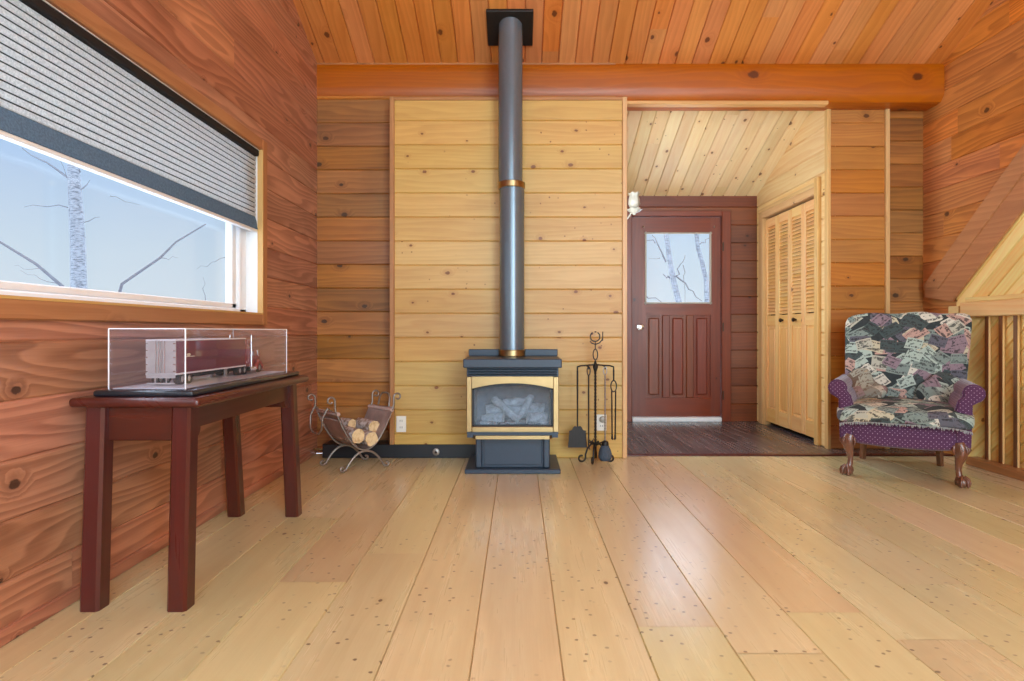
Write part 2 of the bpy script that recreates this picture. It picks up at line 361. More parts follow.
    def build(s, name, mats, parent=None, smooth=None, label=None, cat=None, group=None, kind=None, xf=None):
        me = bpy.data.meshes.new(name); s.bm.to_mesh(me); s.bm.free()
        for m in (mats if isinstance(mats, (list, tuple)) else [mats]): me.materials.append(M[m] if isinstance(m, str) else m)
        if smooth is not None:
            me.shade_smooth(); me.set_sharp_from_angle(angle=math.radians(smooth))
        o = bpy.data.objects.new(name, me); COL.objects.link(o)
        if parent is not None:
            o.parent = parent
            if parent.get('world_built'): o.matrix_parent_inverse = Matrix.Translation(parent.location).inverted()
        tag(o, label, cat, group, kind); return o

def tag(o, label=None, cat=None, group=None, kind=None):
    for k, v in (('label', label), ('category', cat), ('group', group), ('kind', kind)):
        if v: o[k] = v
    return o
def thing(name, label, cat, loc=(0, 0, 0), rz=0, group=None, kind=None, world=True):
    """an Empty at the base; with world=True its parts are drawn in room coordinates"""
    o = bpy.data.objects.new(name, None); COL.objects.link(o); o.location = loc; o.rotation_euler = (0, 0, rz)
    o.empty_display_size = .1
    if world: o['world_built'] = 1
    return tag(o, label, cat, group, kind)
def box(name, mat, dims, parent=None, bevel=.003, grain='z', **k):
    return MB().box(*dims, bevel=bevel, grain=grain).build(name, mat, parent, **k)

def boards(name, O, U, V, N, ul, vl, pitch, mat, g=.007, bev=.006, joints=None, holes=(), clips=(), voff=0., back=.1, shorts=0, **k):
    O, U, V, N = (Vector(x) for x in (O, U, V, N)); mb = MB(); bm = mb.bm
    flip = U.cross(V).dot(N) < 0
    def quad(a, b, c, d, r, uvs):
        vs = [bm.verts.new(x) for x in (a, b, c, d)]
        if flip: vs = vs[::-1]; uvs = uvs[::-1]
        f = bm.faces.new(vs); f[mb.rn] = r
        for lp, q in zip(f.loops, uvs): lp[mb.uv].uv = q
    def pt(u, v, d): return O+U*u+V*v+N*d
    def course(a, b, depth, r, prof, seg):
        ve = sorted({a, b} | {h for x in holes for h in x[2:4] if a < h < b})
        for va, vb in zip(ve, ve[1:]):
            mid = (va+vb)/2; iv = [seg]
            for (h0, h1, w0, w1) in holes:
                if w0 < mid < w1:
                    nv = []
                    for (p, q) in iv:
                        if p < h0: nv.append((p, min(q, h0)))
                        if q > h1: nv.append((max(p, h1), q))
                    iv = [x for x in nv if x[1]-x[0] > 1e-4]
            vs = sorted({va, vb} | {x for x in prof if va < x < vb})
            for (p, q) in iv:
                for c, d in zip(vs, vs[1:]):
                    quad(pt(p, c, depth(c)), pt(q, c, depth(c)), pt(q, d, depth(d)), pt(p, d, depth(d)), r, [(p, c), (q, c), (q, d), (p, d)])
    n0 = math.floor(-voff/pitch)
    kk = 0
    a = voff + 0.
    while a > 0: a -= pitch
    while a < vl-1e-4:
        b = a+pitch; lo, hi = max(a, 0), min(b, vl)
        if hi-lo > 1e-4:
            dep = lambda v, a=a, b=b: -g*max(0, 1-(v-a)/bev, 1-(b-v)/bev)
            u = 0.
            cuts = [0.]
            if joints:
                u = -R.uniform(0, joints[1]*.9)
                while u < ul:
                    u += R.uniform(*joints)
                    if .15 < u < ul-.15: cuts.append(u)
            cuts.append(ul)
            for p, q in zip(cuts, cuts[1:]):
                e = .0009 if joints else 0
                course(lo, hi, dep, R.uniform(.01, 1), [a+bev, b-bev], (p+(e if p > 0 else 0), q-(e if q < ul else 0)))
        a = b
    course(0, vl, lambda v: -g-.002, .5, [], (0, ul))
    if back: course(0, vl, lambda v: -back, .5, [], (0, ul))
    for co, no in clips:
        bmesh.ops.bisect_plane(bm, geom=bm.verts[:]+bm.edges[:]+bm.faces[:], plane_co=co, plane_no=no, clear_outer=True)
    return mb.build(name, mat, **k)

# ------------------------------------------------------------------ key positions
XL, XR = -1.53, 3.23
YP, YB, YS, YRC, YD = 4.394, 4.56, 4.73, 4.79, 6.16
XPL, XPR = -.919, .787
XC, YF, YBACK = 2.448, 4.482, -2.6
CT = 2.967; SL = .42; FS = .407
def zc(y): return CT+SL*(YB-y)
def zf(y): return CT+FS*(YB-y)
cm = math.cos(math.atan(SL)); sm = math.sin(math.atan(SL))
S = dict(kind='structure')
clip_main = [((0, YB, CT+.02), (0, sm, cm))]
cf = math.atan(FS); clip_f = [((0, YB, CT+.02), (0, math.sin(cf), math.cos(cf)))]

# ------------------------------------------------------------------ floor
boards('floor', (-1.653, YBACK, 0), (0, 1, 0), (1, 0, 0), (0, 0, 1), YB-YBACK, 5.0, .2535, 'floor', g=.007, bev=.003, joints=(1.6, 3.4),
       clips=[((XR+.1, 0, 0), (1, 0, 0)), ], holes=[(YF-YBACK, 9, XPR+1.653, 9)], **S)
boards('floor_foyer', (XPR-.05, YF, .002), (0, 1, 0), (1, 0, 0), (0, 0, 1), YD-YF+.1, XR-XPR+.1, .125, 'floor_dark', g=.002, bev=.0015, joints=(.4, 1.1), **S)
box('trim_threshold', 'mahogany', (XPR-.02, XR, YF-.03, YF+.022, 0, .012), grain='x', bevel=.004, **S)

# ------------------------------------------------------------------ walls
WY0, WY1, WZ0, WZ1 = .55, 3.55, 1.03, 2.0
boards('wall_left', (XL, YBACK, 0), (0, 1, 0), (0, 0, 1), (1, 0, 0), YB-YBACK+.12, 6.2, .1795, 'cedar_left', g=.007, bev=.007, joints=(2.2, 4.4),
       holes=[(WY0-YBACK, WY1-YBACK, WZ0, WZ1)], clips=clip_main, back=.2, **S)
boards('wall_back_left', (XL-.1, YB, 0), (1, 0, 0), (0, 0, 1), (0, -1, 0), XPR-XL+.05, 3.05, .1795, 'cedar_dark', back=.15, **S)
boards('wall_back_panel', (XPL, YP, 0), (1, 0, 0), (0, 0, 1), (0, -1, 0), XPR-XPL, 2.625, .1765, 'pine_panel', back=.16, **S)
boards('wall_back_right', (XC, YS, 0), (1, 0, 0), (0, 0, 1), (0, -1, 0), .48, 3.0, .1835, 'cedar_mid', back=.05, **S)
boards('wall_back_recess', (2.88, YRC, 0), (1, 0, 0), (0, 0, 1), (0, -1, 0), .5, 3.1, .1835, 'cedar_dark', voff=.06, back=.1, **S)
boards('wall_right', (XR, YBACK, 0), (0, 1, 0), (0, 0, 1), (-1, 0, 0), YRC-YBACK+.1, 6.2, .1835, 'cedar_right', joints=(2.5, 5), clips=clip_main, back=.15, **S)
boards('wall_closet', (XC, YS-.0, 0), (0, 1, 0), (0, 0, 1), (-1, 0, 0), YD-YS+.1, 3.0, .1835, 'closet_wall', g=.013, bev=.008, holes=[(4.90-YS, 5.98-YS, -1, 2.07)], clips=clip_f, back=.05, **S)
boards('wall_foyer_left', (XPR+.005, YB, 0), (0, 1, 0), (0, 0, 1), (1, 0, 0), YD-YB+.1, 3.0, .1835, 'closet_wall', clips=clip_f, holes=[(.08, .56, .75, 2.2)], back=.03, **S)
DX0, DX1, DZ1 = P(632, 0, YD).x, P(721, 0, YD).x, 2.10
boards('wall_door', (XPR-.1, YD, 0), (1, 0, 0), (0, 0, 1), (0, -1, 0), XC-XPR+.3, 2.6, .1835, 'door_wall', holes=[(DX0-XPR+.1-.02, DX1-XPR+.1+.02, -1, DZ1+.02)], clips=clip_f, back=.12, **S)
# closet recess behind the bifold doors
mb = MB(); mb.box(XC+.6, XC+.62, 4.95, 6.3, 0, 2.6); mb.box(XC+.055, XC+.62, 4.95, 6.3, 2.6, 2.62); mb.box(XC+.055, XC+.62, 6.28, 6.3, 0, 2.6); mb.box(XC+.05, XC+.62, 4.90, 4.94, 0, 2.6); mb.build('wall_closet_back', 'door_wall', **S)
# rear wall behind the photographer, two tall window openings
mb = MB()
for (a, b, z0, z1) in ((XL-.2, -1.2, 0, 6.2), (.75, 1.05, 0, 6.2), (3.0, XR+.2, 0, 6.2), (-1.2, .75, 0, .35), (1.05, 3.0, 0, .35), (-1.2, .75, 3.9, 6.2), (1.05, 3.0, 3.9, 6.2)):
    mb.box(a, b, YBACK-.15, YBACK, z0, z1, grain='x')
bmesh.ops.bisect_plane(mb.bm, geom=mb.bm.verts[:]+mb.bm.edges[:]+mb.bm.faces[:], plane_co=clip_main[0][0], plane_no=clip_main[0][1], clear_outer=True)
mb.build('wall_rear', 'cedar_mid', **S)
for i, (a, b) in enumerate(((-1.2, .75), (1.05, 3.0))):
    w = MB()
    for (x0, x1, z0, z1) in ((a, a+.06, .35, 3.9), (b-.06, b, .35, 3.9), (a, b, .35, .41), (a, b, 3.84, 3.9), (a, b, 2.2, 2.28)): w.box(x0, x1, YBACK-.1, YBACK-.04, z0, z1, bevel=.005)
    w.build('window_%d' % (2+i), 'vinyl', **S)
w = MB()
for (y0, y1, z0, z1) in ((YB+.08, YB+.12, .75, 2.2), (YB+.52, YB+.56, .75, 2.2), (YB+.08, YB+.56, .75, .79), (YB+.08, YB+.56, 2.16, 2.2)): w.box(XPR-.04, XPR, y0, y1, z0, z1, bevel=.004)
w.build('window_4', 'vinyl', **S)  # unseen window added to brighten the foyer
# ceilings
sl = (YB+.22-YBACK+.3)/cm
boards('ceiling', (XL-.2, YB+.22, zc(YB+.22)), (0, -cm, sm), (1, 0, 0), (0, -sm, -cm), sl, XR-XL+.4, .127, 'ceil', g=.012, bev=.0055, joints=(2.4, 4.8), back=.12, **S)
boards('ceiling_foyer', (XPR-.1, YB+.05, zf(YB+.05)), (0, math.cos(cf), -math.sin(cf)), (1, 0, 0), (0, -math.sin(cf), -math.cos(cf)), 1.95, XC-XPR+.3, .118, 'ceil_foyer', g=.014, bev=.0055, joints=(1.5, 3.), back=.1, **S)
# log beam: slightly rounded
mb = MB(); hb = (2.674, CT+.03); cyb, czb = YB+.12, (hb[0]+hb[1])/2; prof = []
for k in range(20):
    a = 2*math.pi*k/20; ca, sa = math.cos(a), math.sin(a); nn = (abs(ca)**5+abs(sa)**5)**(1/5)
    prof.append((XL-.02, cyb+.13*ca/nn, czb+(hb[1]-hb[0])/2*sa/nn))
mb.prism(prof, (XR-XL+.04, 0, 0), grain='x'); mb.build('ceiling_beam', 'beam', smooth=40, **S)
# trims
def vtrim(name, mat, x0, x1, y0, y1, z0, z1): return box(name, mat, (x0, x1, y0, y1, z0, z1), bevel=.004, **S)
vtrim('trim_1', 'trim_brown', XPL-.022, XPL+.012, YP-.018, YP+.1, 0.1, 2.64)
vtrim('trim_2', 'trim_light', XPR-.028, XPR+.006, YP-.018, YB+.02, 0, 2.64)
box('trim_3', 'trim_brown', (XPL-.022, XPR+.006, YP-.012, YP+.05, 2.618, 2.64), grain='x', **S)
vtrim('trim_4', 'trim_light', XC-.022, XC+.006, YS-.02, YS+.03, 0, 2.80)
vtrim('trim_5', 'trim_light', 2.885, 2.92, YS-.018, YRC+.01, 0, 2.72)
box('trim_6', 'trim_light', (XPR, 2.355, YB-.005, YB+.06, 2.652, 2.68), grain='x', **S)
box('baseboard_left', 'cedar_left', (XL-.01, XL+.014, YBACK, YP-.02, 0, .05), grain='y', bevel=.005, **S)
box('baseboard_back', 'black', (-1.435, -.30, YP-.005, YB+.01, 0, .10), grain='x', bevel=.003, **S)

# ------------------------------------------------------------------ left window
w1 = tag(bpy.data.objects.new('window_1', None), kind='structure'); COL.objects.link(w1); w1.location = (XL, 2, 1.0); w1['world_built'] = 1
fr = MB(); xo = XL-.11
for (y0, y1, z0, z1) in ((WY0, WY0+.06, WZ0, WZ1), (WY1-.085, WY1, WZ0, WZ1), (WY0, WY1, WZ0, WZ0+.03), (WY0, WY1, WZ1-.04, WZ1)): fr.box(xo-.04, xo+.03, y0, y1, z0, z1, bevel=.006)
for (y0, y1, z0, z1) in ((WY1-.135, WY1-.08, WZ0+.03, WZ1), (WY0+.06, WY1-.08, WZ0+.03, WZ0+.06)): fr.box(xo-.03, xo+.01, y0, y1, z0, z1, bevel=.005)
# jamb liner
fr.box(XL-.14, XL-.002, WY1-.004, WY1+.02, WZ0, WZ1); fr.box(XL-.14, XL-.002, WY0, WY1, WZ0-.02, WZ0+.004); fr.box(XL-.14, XL-.002, WY0, WY1, WZ1-.004, WZ1+.02); fr.box(XL-.14, XL-.002, WY0-.02, WY0+.004, WZ0, WZ1)
fr.build('frame', 'vinyl', w1)
MB().box(xo-.012, xo-.006, WY0+.05, WY1-.1, WZ0+.03, WZ1-.02).build('pane', 'pane', w1)
tr = MB(); T = .066
tr.box(XL-.01, XL+.018, WY1, WY1+T, WZ0-T, WZ1+T, bevel=.005, grain='z'); tr.box(XL-.01, XL+.018, WY0-T, WY0, WZ0-T, WZ1+T, bevel=.005, grain='z')
tr.box(XL-.01, XL+.018, WY0, WY1, WZ1, WZ1+T, bevel=.005, grain='y'); tr.box(XL-.01, XL+.018, WY0, WY1, WZ0-T, WZ0, bevel=.005, grain='y')
tr.build('window_trim', 'trim_brown', w1)
t2 = MB(); t2.box(XL-.012, XL+.02, WY1-.006, WY1+.004, WZ0, WZ1, grain='z'); t2.box(XL-.05, XL+.02, WY0, WY1, WZ0-.004, WZ0+.006, grain='y'); t2.build('trim_lip', 'trim_light', w1)

bl = thing('cellular_shade', 'grey pleated cellular shade with black head rail covering the upper part of the left window', 'window shade', (XL-.03, 2, 1.52))
x0 = XL-.028
box('head_rail', 'headrail', (x0-.026, x0+.03, WY0+.01, WY1-.012, WZ1-.042, WZ1-.005), bl, bevel=.006)
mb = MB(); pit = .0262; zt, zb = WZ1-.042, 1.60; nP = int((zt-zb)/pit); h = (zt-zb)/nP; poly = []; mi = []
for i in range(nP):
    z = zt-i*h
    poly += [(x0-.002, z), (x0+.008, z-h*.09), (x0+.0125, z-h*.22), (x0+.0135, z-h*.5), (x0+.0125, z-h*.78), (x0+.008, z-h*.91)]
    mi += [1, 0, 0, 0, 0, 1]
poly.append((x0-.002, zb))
def strip(fx, flip):
    a = [mb.bm.verts.new(Vector((fx(p), WY0+.02, q))) for p, q in poly]; b = [mb.bm.verts.new(Vector((fx(p), WY1-.02, q))) for p, q in poly]
    for i in range(len(a)-1):
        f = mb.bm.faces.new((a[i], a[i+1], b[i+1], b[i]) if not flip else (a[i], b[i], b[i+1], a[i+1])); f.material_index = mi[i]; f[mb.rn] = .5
    return b
ea = strip(lambda p: p, False); eb = strip(lambda p: 2*x0-p-.006, True)
for i in range(len(ea)-1):
    f = mb.bm.faces.new((ea[i], ea[i+1], eb[i+1], eb[i])); f[mb.rn] = .5
mb.build('pleats', ['shade', 'fold_shading'], bl)
mb = MB(); mb.prism([(x0-.01, WY0+.02, 1.606), (x0+.006, WY0+.02, 1.606), (x0+.016, WY0+.02, 1.575), (x0+.020, WY0+.02, 1.54), (x0+.024, WY0+.02, 1.528), (x0-.012, WY0+.02, 1.528)], (0, WY1-WY0-.036, 0), grain='y')
mb.build('bottom_band', 'shade_band', bl, smooth=30)
box('bottom_rail', 'vinyl', (x0-.014, x0+.022, WY0+.02, WY1-.016, 1.513, 1.529), bl, bevel=.004)

# ------------------------------------------------------------------ entry door
d1 = tag(bpy.data.objects.new('door_1', None), kind='structure'); COL.objects.link(d1); d1.location = ((DX0+DX1)/2, YD, 0); d1['world_built'] = 1
yd = YD+.015
gx0, gx1, gz0, gz1 = P(646, 0, YD).x, P(711, 0, YD).x, P(0, 303, YD).z, P(0, 233, YD).z
px0, px1 = P(642, 0, YD).x, P(713, 0, YD).x; pz0, pz1 = P(0, 398, YD).z, P(0, 315, YD).z
mb = MB()
mb.box(DX0, gx0, yd, yd+.045, .05, DZ1, grain='z'); mb.box(gx1, DX1, yd, yd+.045, .05, DZ1, grain='z')
mb.box(gx0, gx1, yd, yd+.045, gz1, DZ1, grain='x'); mb.box(gx0, gx1, yd, yd+.045, pz1, gz0, grain='x'); mb.box(gx0, gx1, yd, yd+.045, .05, pz0, grain='x')
pw = (gx1-gx0); mw = .075; cw = (pw-2*mw)/3
for i in (1, 2): a = gx0+i*cw+(i-1)*mw; mb.box(a, a+mw, yd, yd+.045, pz0, pz1, grain='z', bevel=.006)
mb.build('door_slab', 'door_wood', d1)
for i in range(3):
    a = gx0+i*(cw+mw); m = MB(); m.box(a-.002, a+cw+.002, yd+.022, yd+.034, pz0, pz1, grain='z')
    m.box(a+.03, a+cw-.03, yd+.008, yd+.024, pz0+.03, pz1-.03, bevel=.012, grain='z'); m.build('door_panel', 'door_wood', d1)
MB().box(gx0, gx1, yd+.018, yd+.024, gz0, gz1).build('pane', 'pane', d1)
m = MB()
for (a, b, c, d) in ((gx0-.008, gx0+.008, gz0-.015, gz1+.015), (gx1-.008, gx1+.008, gz0-.015, gz1+.015)): m.box(a, b, yd-.01, yd+.01, c, d, bevel=.004, grain='z')
for (c, d) in ((gz0-.008, gz0+.008), (gz1-.008, gz1+.008)): m.box(gx0-.015, gx1+.015, yd-.01, yd+.01, c, d, bevel=.004, grain='x')
m.build('window_frame', 'frost', d1)
m = MB(); a, b = DX0-.065, DX1+.095
m.box(a, DX0-.004, YD-.025, YD+.06, 0, DZ1+.06, bevel=.006); m.box(DX1+.004, b, YD-.025, YD+.06, 0, DZ1+.06, bevel=.006)
m.box(DX0-.004, DX1+.004, YD-.025, YD+.06, DZ1+.004, DZ1+.06, bevel=.006, grain='x'); m.build('door_casing', 'door_wood', d1)
box('threshold', 'vinyl', (DX0, DX1, YD-.03, YD+.06, 0, .045), d1, bevel=.006)
kp = P(640.5, 327, YD-.03); m = MB(); rx = Matrix.Translation(kp) @ Matrix.Rotation(math.radians(90), 4, 'X')
m.lathe([(.03, -.035), (.03, -.028), (.012, -.024), (.011, .0), (.026, .012), (.031, .026), (.026, .038), (.0, .044)], n=20, mat=rx); m.build('door_knob', 'chrome', d1, smooth=40)
for hx, hy in ((643, 227.5), (713.5, 227.5)):
    h = P(hx, hy, YD-.01); MB().tube([h+Vector((0, .03, .01)), h+Vector((0, -.005, .008)), h+Vector((0, -.03, -.004)), h+Vector((0, -.035, .012))], .006).build('curtain_hook', 'chrome', d1, smooth=50)
for hy in (247, 327, 395):
    h = P(722.5, hy, YD-.0); MB().tube([h+Vector((0, -.02, -.045)), h+Vector((0, -.02, .045))], .009).build('hinge', 'bronze', d1, smooth=50)

# ------------------------------------------------------------------ closet bifold door
d2 = tag(bpy.data.objects.new('door_2', None), kind='structure'); COL.objects.link(d2); d2.location = (XC, 5.44, 0); d2['world_built'] = 1
cy0, cy1, cz = 4.90, 5.98, 2.05
m = MB(); cwid = .085
m.box(XC-.02, XC+.06, cy0-.0, cy0+.015, 0, cz+.02); m.box(XC-.02, XC+.06, cy1-.015, cy1, 0, cz+.02)
m.box(XC-.024, XC+.01, cy1-.01, cy1+cwid, 0, cz+.09, bevel=.006); m.box(XC-.032, XC+.01, cy0-.05, cy0+.012, 0, cz+.13, bevel=.006)
m.box(XC-.024, XC+.06, cy0, cy1, cz, cz+.09, bevel=.006, grain='y'); m.box(XC-.034, XC-.02, cy0, cy1+cwid, cz+.06, cz+.095, bevel=.004, grain='y')
m.build('closet_casing', 'trim_light', d2)
nl = 4; lw = (cy1-cy0-.03)/nl
for i in range(nl):
    y0 = cy0+.015+i*lw+.002; y1 = y0+lw-.004; lf = MB(); sw = .042
    xa, xb = XC+.01, XC+.042
    lf.box(xa, xb, y0, y0+sw, .04, cz-.02, bevel=.003); lf.box(xa, xb, y1-sw, y1, .04, cz-.02, bevel=.003)
    for (za, zb2) in ((.04, .17), (.98, 1.08), (cz-.1, cz-.02)): lf.box(xa, xb, y0+sw, y1-sw, za, zb2, grain='y')
    leaf = lf.build('bifold_leaf', 'closet_wood', d2)
    lv = MB(); nz_ = 27
    for q in range(nz_):
        z = 1.09+(cz-.1-1.09)*(q+.5)/nz_
        lv.prism([(xa+.002, y0+sw-.004, z-.010), (xa+.003, y0+sw-.004, z-.016), (xa+.008, y0+sw-.004, z-.017), (xb-.004, y0+sw-.004, z+.013), (xb-.010, y0+sw-.004, z+.017)], (0, y1-y0-2*sw+.008, 0), grain='y')
    lv.build('louvres', 'closet_wood', leaf)
    pn = MB(); pn.box(xa+.012, xa+.02, y0+sw-.004, y1-sw+.004, .165, .985); pn.box(xa+.004, xa+.014, y0+sw+.02, y1-sw-.02, .195, .955, bevel=.007); pn.build('raised_panel', 'closet_wood', leaf)
    if i in (1, 2):
        ky = y0+lw/2; MB().lathe([(.008, 0), (.008, .012), (.017, .018), (.02, .028), (.014, .036), (0, .038)], n=16, mat=Matrix.Translation((xa, ky, 1.03)) @ Matrix.Rotation(math.radians(-90), 4, 'Y')).build('door_knob', 'bronze', leaf, smooth=40)

# ------------------------------------------------------------------ right: diagonal timber, diagonal boards, slatted screen
d = Vector((0, -.752, .660)); dn = Vector((0, .660, .752))
A0 = Vector((3.18, 4.715, 1.285))
st = thing('stair_stringer', 'broad reddish diagonal timber rising along the right wall above the slatted screen', 'timber beam', (3.18, 4.6, 1.2))
m = MB(); L = 3.6; w = .135
pa = [A0, A0+d*L, A0+d*L-dn*w, A0-dn*w*.2, A0+Vector((0, 0, -.05))]
pa = [A0+Vector((0, 0, -.02)), A0, A0+d*L, A0+d*L-dn*w, A0+Vector((0, 0, -.02))+d*.11-dn*.115]
m.prism(pa, (.026, 0, 0), grain='y', rnd=.4); m.build('upper_timber', 'stringer', st)
m = MB(); B0 = A0+Vector((.012, 0, -.02))+d*.0
pb = [A0+Vector((.012, -.0, -.09)), A0+Vector((.012, 0, -.02)), A0+Vector((.012, 0, -.02))+d*.11-dn*.115, A0+d*L-dn*w+Vector((.012, 0, 0)), A0+d*L-dn*(w+.14)+Vector((.012, 0, 0)), Vector((3.192, 4.42, 1.15))]
m.prism(pb, (.016, 0, 0), grain='y', rnd=.7); m.build('lower_timber', 'stringer', st)
# diagonal boards
boards('wall_right_diagonal', Vector((XR-.018, 4.45, .0))-dn*0-Vector((0, 1.0, 0))-d*3.5, d, dn, (-1, 0, 0), 9., 4.2, .09, 'diag', g=.012, bev=.007, voff=.05, back=0,
       clips=[((0, 0, 0.0), (0, 0, -1)), ((0, 4.40, 0), (0, 1, 0)), ((0, 1.2, 0), (0, -1, 0)), (A0-dn*(w+.13), dn)], **S)
sc_ = thing('slatted_screen', 'pale wooden slatted screen with heavy top rail standing along the right wall behind the armchair', 'slatted screen', (3.16, 3.6, 0))
YS0, YS1 = 2.4, 4.28
box('top_rail', 'slat', (3.145, 3.205, YS0, YS1, 1.03, 1.132), sc_, grain='y', bevel=.006)
box('rail_cap', 'diag', (3.16, XR-.015, YS0, YS1-.03, 1.132, 1.166), sc_, grain='y', bevel=.005)
box('end_block', 'slat', (3.15, 3.2, YS1+.02, YS1+.12, 1.05, 1.11), sc_, grain='y', bevel=.004)
box('bottom_rail', 'stringer', (3.12, 3.21, YS0, 4.19, 0, .055), sc_, grain='y', bevel=.005)
y = 4.10
while y > YS0:
    sl_ = MB().box(3.190, 3.207, y-.028, y, .055, 1.03, bevel=.002).build('slat', 'slat', sc_)
    MB().box(3.186, 3.191, y-.028, y, .055, 1.03).build('slat_face', 'slat_brown', sl_)
    y -= .118

# ------------------------------------------------------------------ stove and flue
SX = -.038
sv = thing('gas_stove', 'blue-grey freestanding gas stove with brass framed glass front on a pedestal', 'gas stove', (SX, 4.1, 0))
box('base_plate', 'stove', (SX-.312, SX+.312, 3.90, 4.375, 0, .03), sv, bevel=.004)
m = MB(); m.box(SX-.236, SX+.236, 3.955, 4.32, .03, .262, bevel=.004)
for sgn in (-1, 1): m.box(SX+sgn*.222-.022, SX+sgn*.222+.022, 3.935, 4.0, .03, .262, bevel=.008)
m.box(SX-.19, SX+.19, 3.948, 3.96, .05, .25, bevel=.003); m.build('pedestal', 'stove', sv)
m = MB()   # firebox shell with opening
yf = 3.885; bx = .298
for (a, b, c, dd) in ((SX-bx, SX-.25, .262, .70), (SX+.25, SX+bx, .262, .70), (SX-.25, SX+.25, .262, .305), (SX-.25, SX+.25, .60, .70)): m.box(a, b, yf+.012, 4.29, c, dd)
m.box(SX-bx, SX+bx, 4.26, 4.30, .262, .70); m.build('firebox', 'stove', sv)
m = MB(); m.box(SX-.25, SX+.25, 4.2, 4.21, .3, .6); m.box(SX-.25, SX+.25, 3.95, 4.21, .3, .312); m.build('firebox_lining', 'stove_in', sv)
# louvres under the top
m = MB()
for z in (.643, .661, .679): m.box(SX-.288, SX+.288, yf-.045, yf+.03, z-.0045, z+.0045, bevel=.003)
m.build('louvres', 'stove', sv)
# brass frame with arched opening
m = MB(); ox, oz0, oz1 = .299, .276, .636; ix, iz0, iz1 = .262, .312, .558; n = 14
yb0, yb1 = yf-.012, yf+.012
m.box(SX-ox, SX-ix, yb0, yb1, oz0, oz1, bevel=.004); m.box(SX+ix, SX+ox, yb0, yb1, oz0, oz1, bevel=.004); m.box(SX-ix, SX+ix, yb0, yb1, oz0, iz0, bevel=.003)
arc = [(SX+ix-2*ix*k/n, yb0, iz1+.035*(1-((k-n/2)/(n/2))**2)) for k in range(n+1)]
m.prism([(SX-ix, yb0, oz1), (SX+ix, yb0, oz1)]+arc, (0, yb1-yb0, 0)); m.build('brass_frame', 'brass', sv)
m = MB(); arc2 = [(x*1., yf+.014, z+.003) for (x, _, z) in arc]
m.prism([(SX-ix, yf+.014, iz0), (SX+ix, yf+.014, iz0)]+arc2, (0, .004, 0)); m.build('glass_pane', 'stove_glass', sv)
m = MB(); ii = ix-.01
fl = [(SX-ix, yf+.006, iz0), (SX+ix, yf+.006, iz0)]
m.box(SX-ix, SX-ii, yf+.0, yf+.014, iz0, iz1+.01); m.box(SX+ii, SX+ix, yf, yf+.014, iz0, iz1+.01); m.box(SX-ix, SX+ix, yf, yf+.014, iz0, iz0+.01)
for (p, q) in zip(arc, arc[1:]): m.prism([(p[0], yf, p[2]), (q[0], yf, q[2]), (q[0], yf, q[2]-.01), (p[0], yf, p[2]-.01)], (0, .014, 0))
m.build('glass_gasket', 'black', sv)
# lower lip
m = MB(); m.prism([(SX-.292, yf-.03, .245), (SX+.292, yf-.03, .245), (SX+.292, yf+.1, .245), (SX-.292, yf+.1, .245)], (0, 0, .034)); m.build('lower_apron', 'stove', sv)
m = MB(); m.prism([(SX-.262, yf-.015, .240), (SX-.235, yf-.062, .240), (SX+.235, yf-.062, .240), (SX+.262, yf-.015, .240)], (0, 0, .022)); m.build('brass_lip', 'brass', sv)
# top slab and rear upstand
m = MB(); m.box(SX-.315, SX+.315, 3.82, 4.31, .695, .752, bevel=.006, seg=2); m.build('top_plate', 'stove', sv)
box('rear_upstand', 'stove', (SX-.318, SX+.318, 4.29, 4.31, .752, .80), sv, bevel=.003)
# gas logs
def rough_log(name, a, b, r0, r1, mat, par, n=12, seg=8):
    a, b = Vector(a), Vector(b); m = MB()
    m.tube([a+(b-a)*k/seg+Vector((R.uniform(-1, 1), 0, R.uniform(-1, 1)))*r0*.14 for k in range(seg+1)], [(r0+(r1-r0)*k/seg)*R.uniform(.86, 1.14) for k in range(seg+1)], n)
    return m.build(name, mat, par, smooth=50)
rough_log('ceramic_log', (SX-.19, 4.12, .375), (SX+.21, 4.14, .385), .048, .05, 'glogs', sv)
rough_log('ceramic_log', (SX-.20, 4.02, .345), (SX-.06, 3.98, .35), .032, .034, 'glogs', sv)
rough_log('ceramic_log', (SX+.10, 3.99, .35), (SX+.225, 4.03, .352), .036, .034, 'glogs', sv)
rough_log('ceramic_log', (SX-.13, 4.08, .47), (SX+.03, 3.96, .345), .028, .022, 'glogs', sv)
rough_log('ceramic_log', (SX+.13, 4.10, .48), (SX+.02, 3.96, .34), .026, .018, 'glogs', sv)
rough_log('ceramic_log', (SX-.07, 4.1, .44), (SX+.09, 4.12, .45), .03, .03, 'glogs', sv)
for k in range(16): 
    ex, ey = R.uniform(-.225, .225), R.uniform(3.925, 3.98)
    MB().pillow(.02, .014, .012, 2.6, 3, fn=lambda c, ex=ex, ey=ey: c+Vector((SX+ex, ey, .322))+Vector((R.uniform(-.003, .003), 0, R.uniform(-.003, .003)))).build('ember', 'embers' if k % 3 else 'glogs', sv)
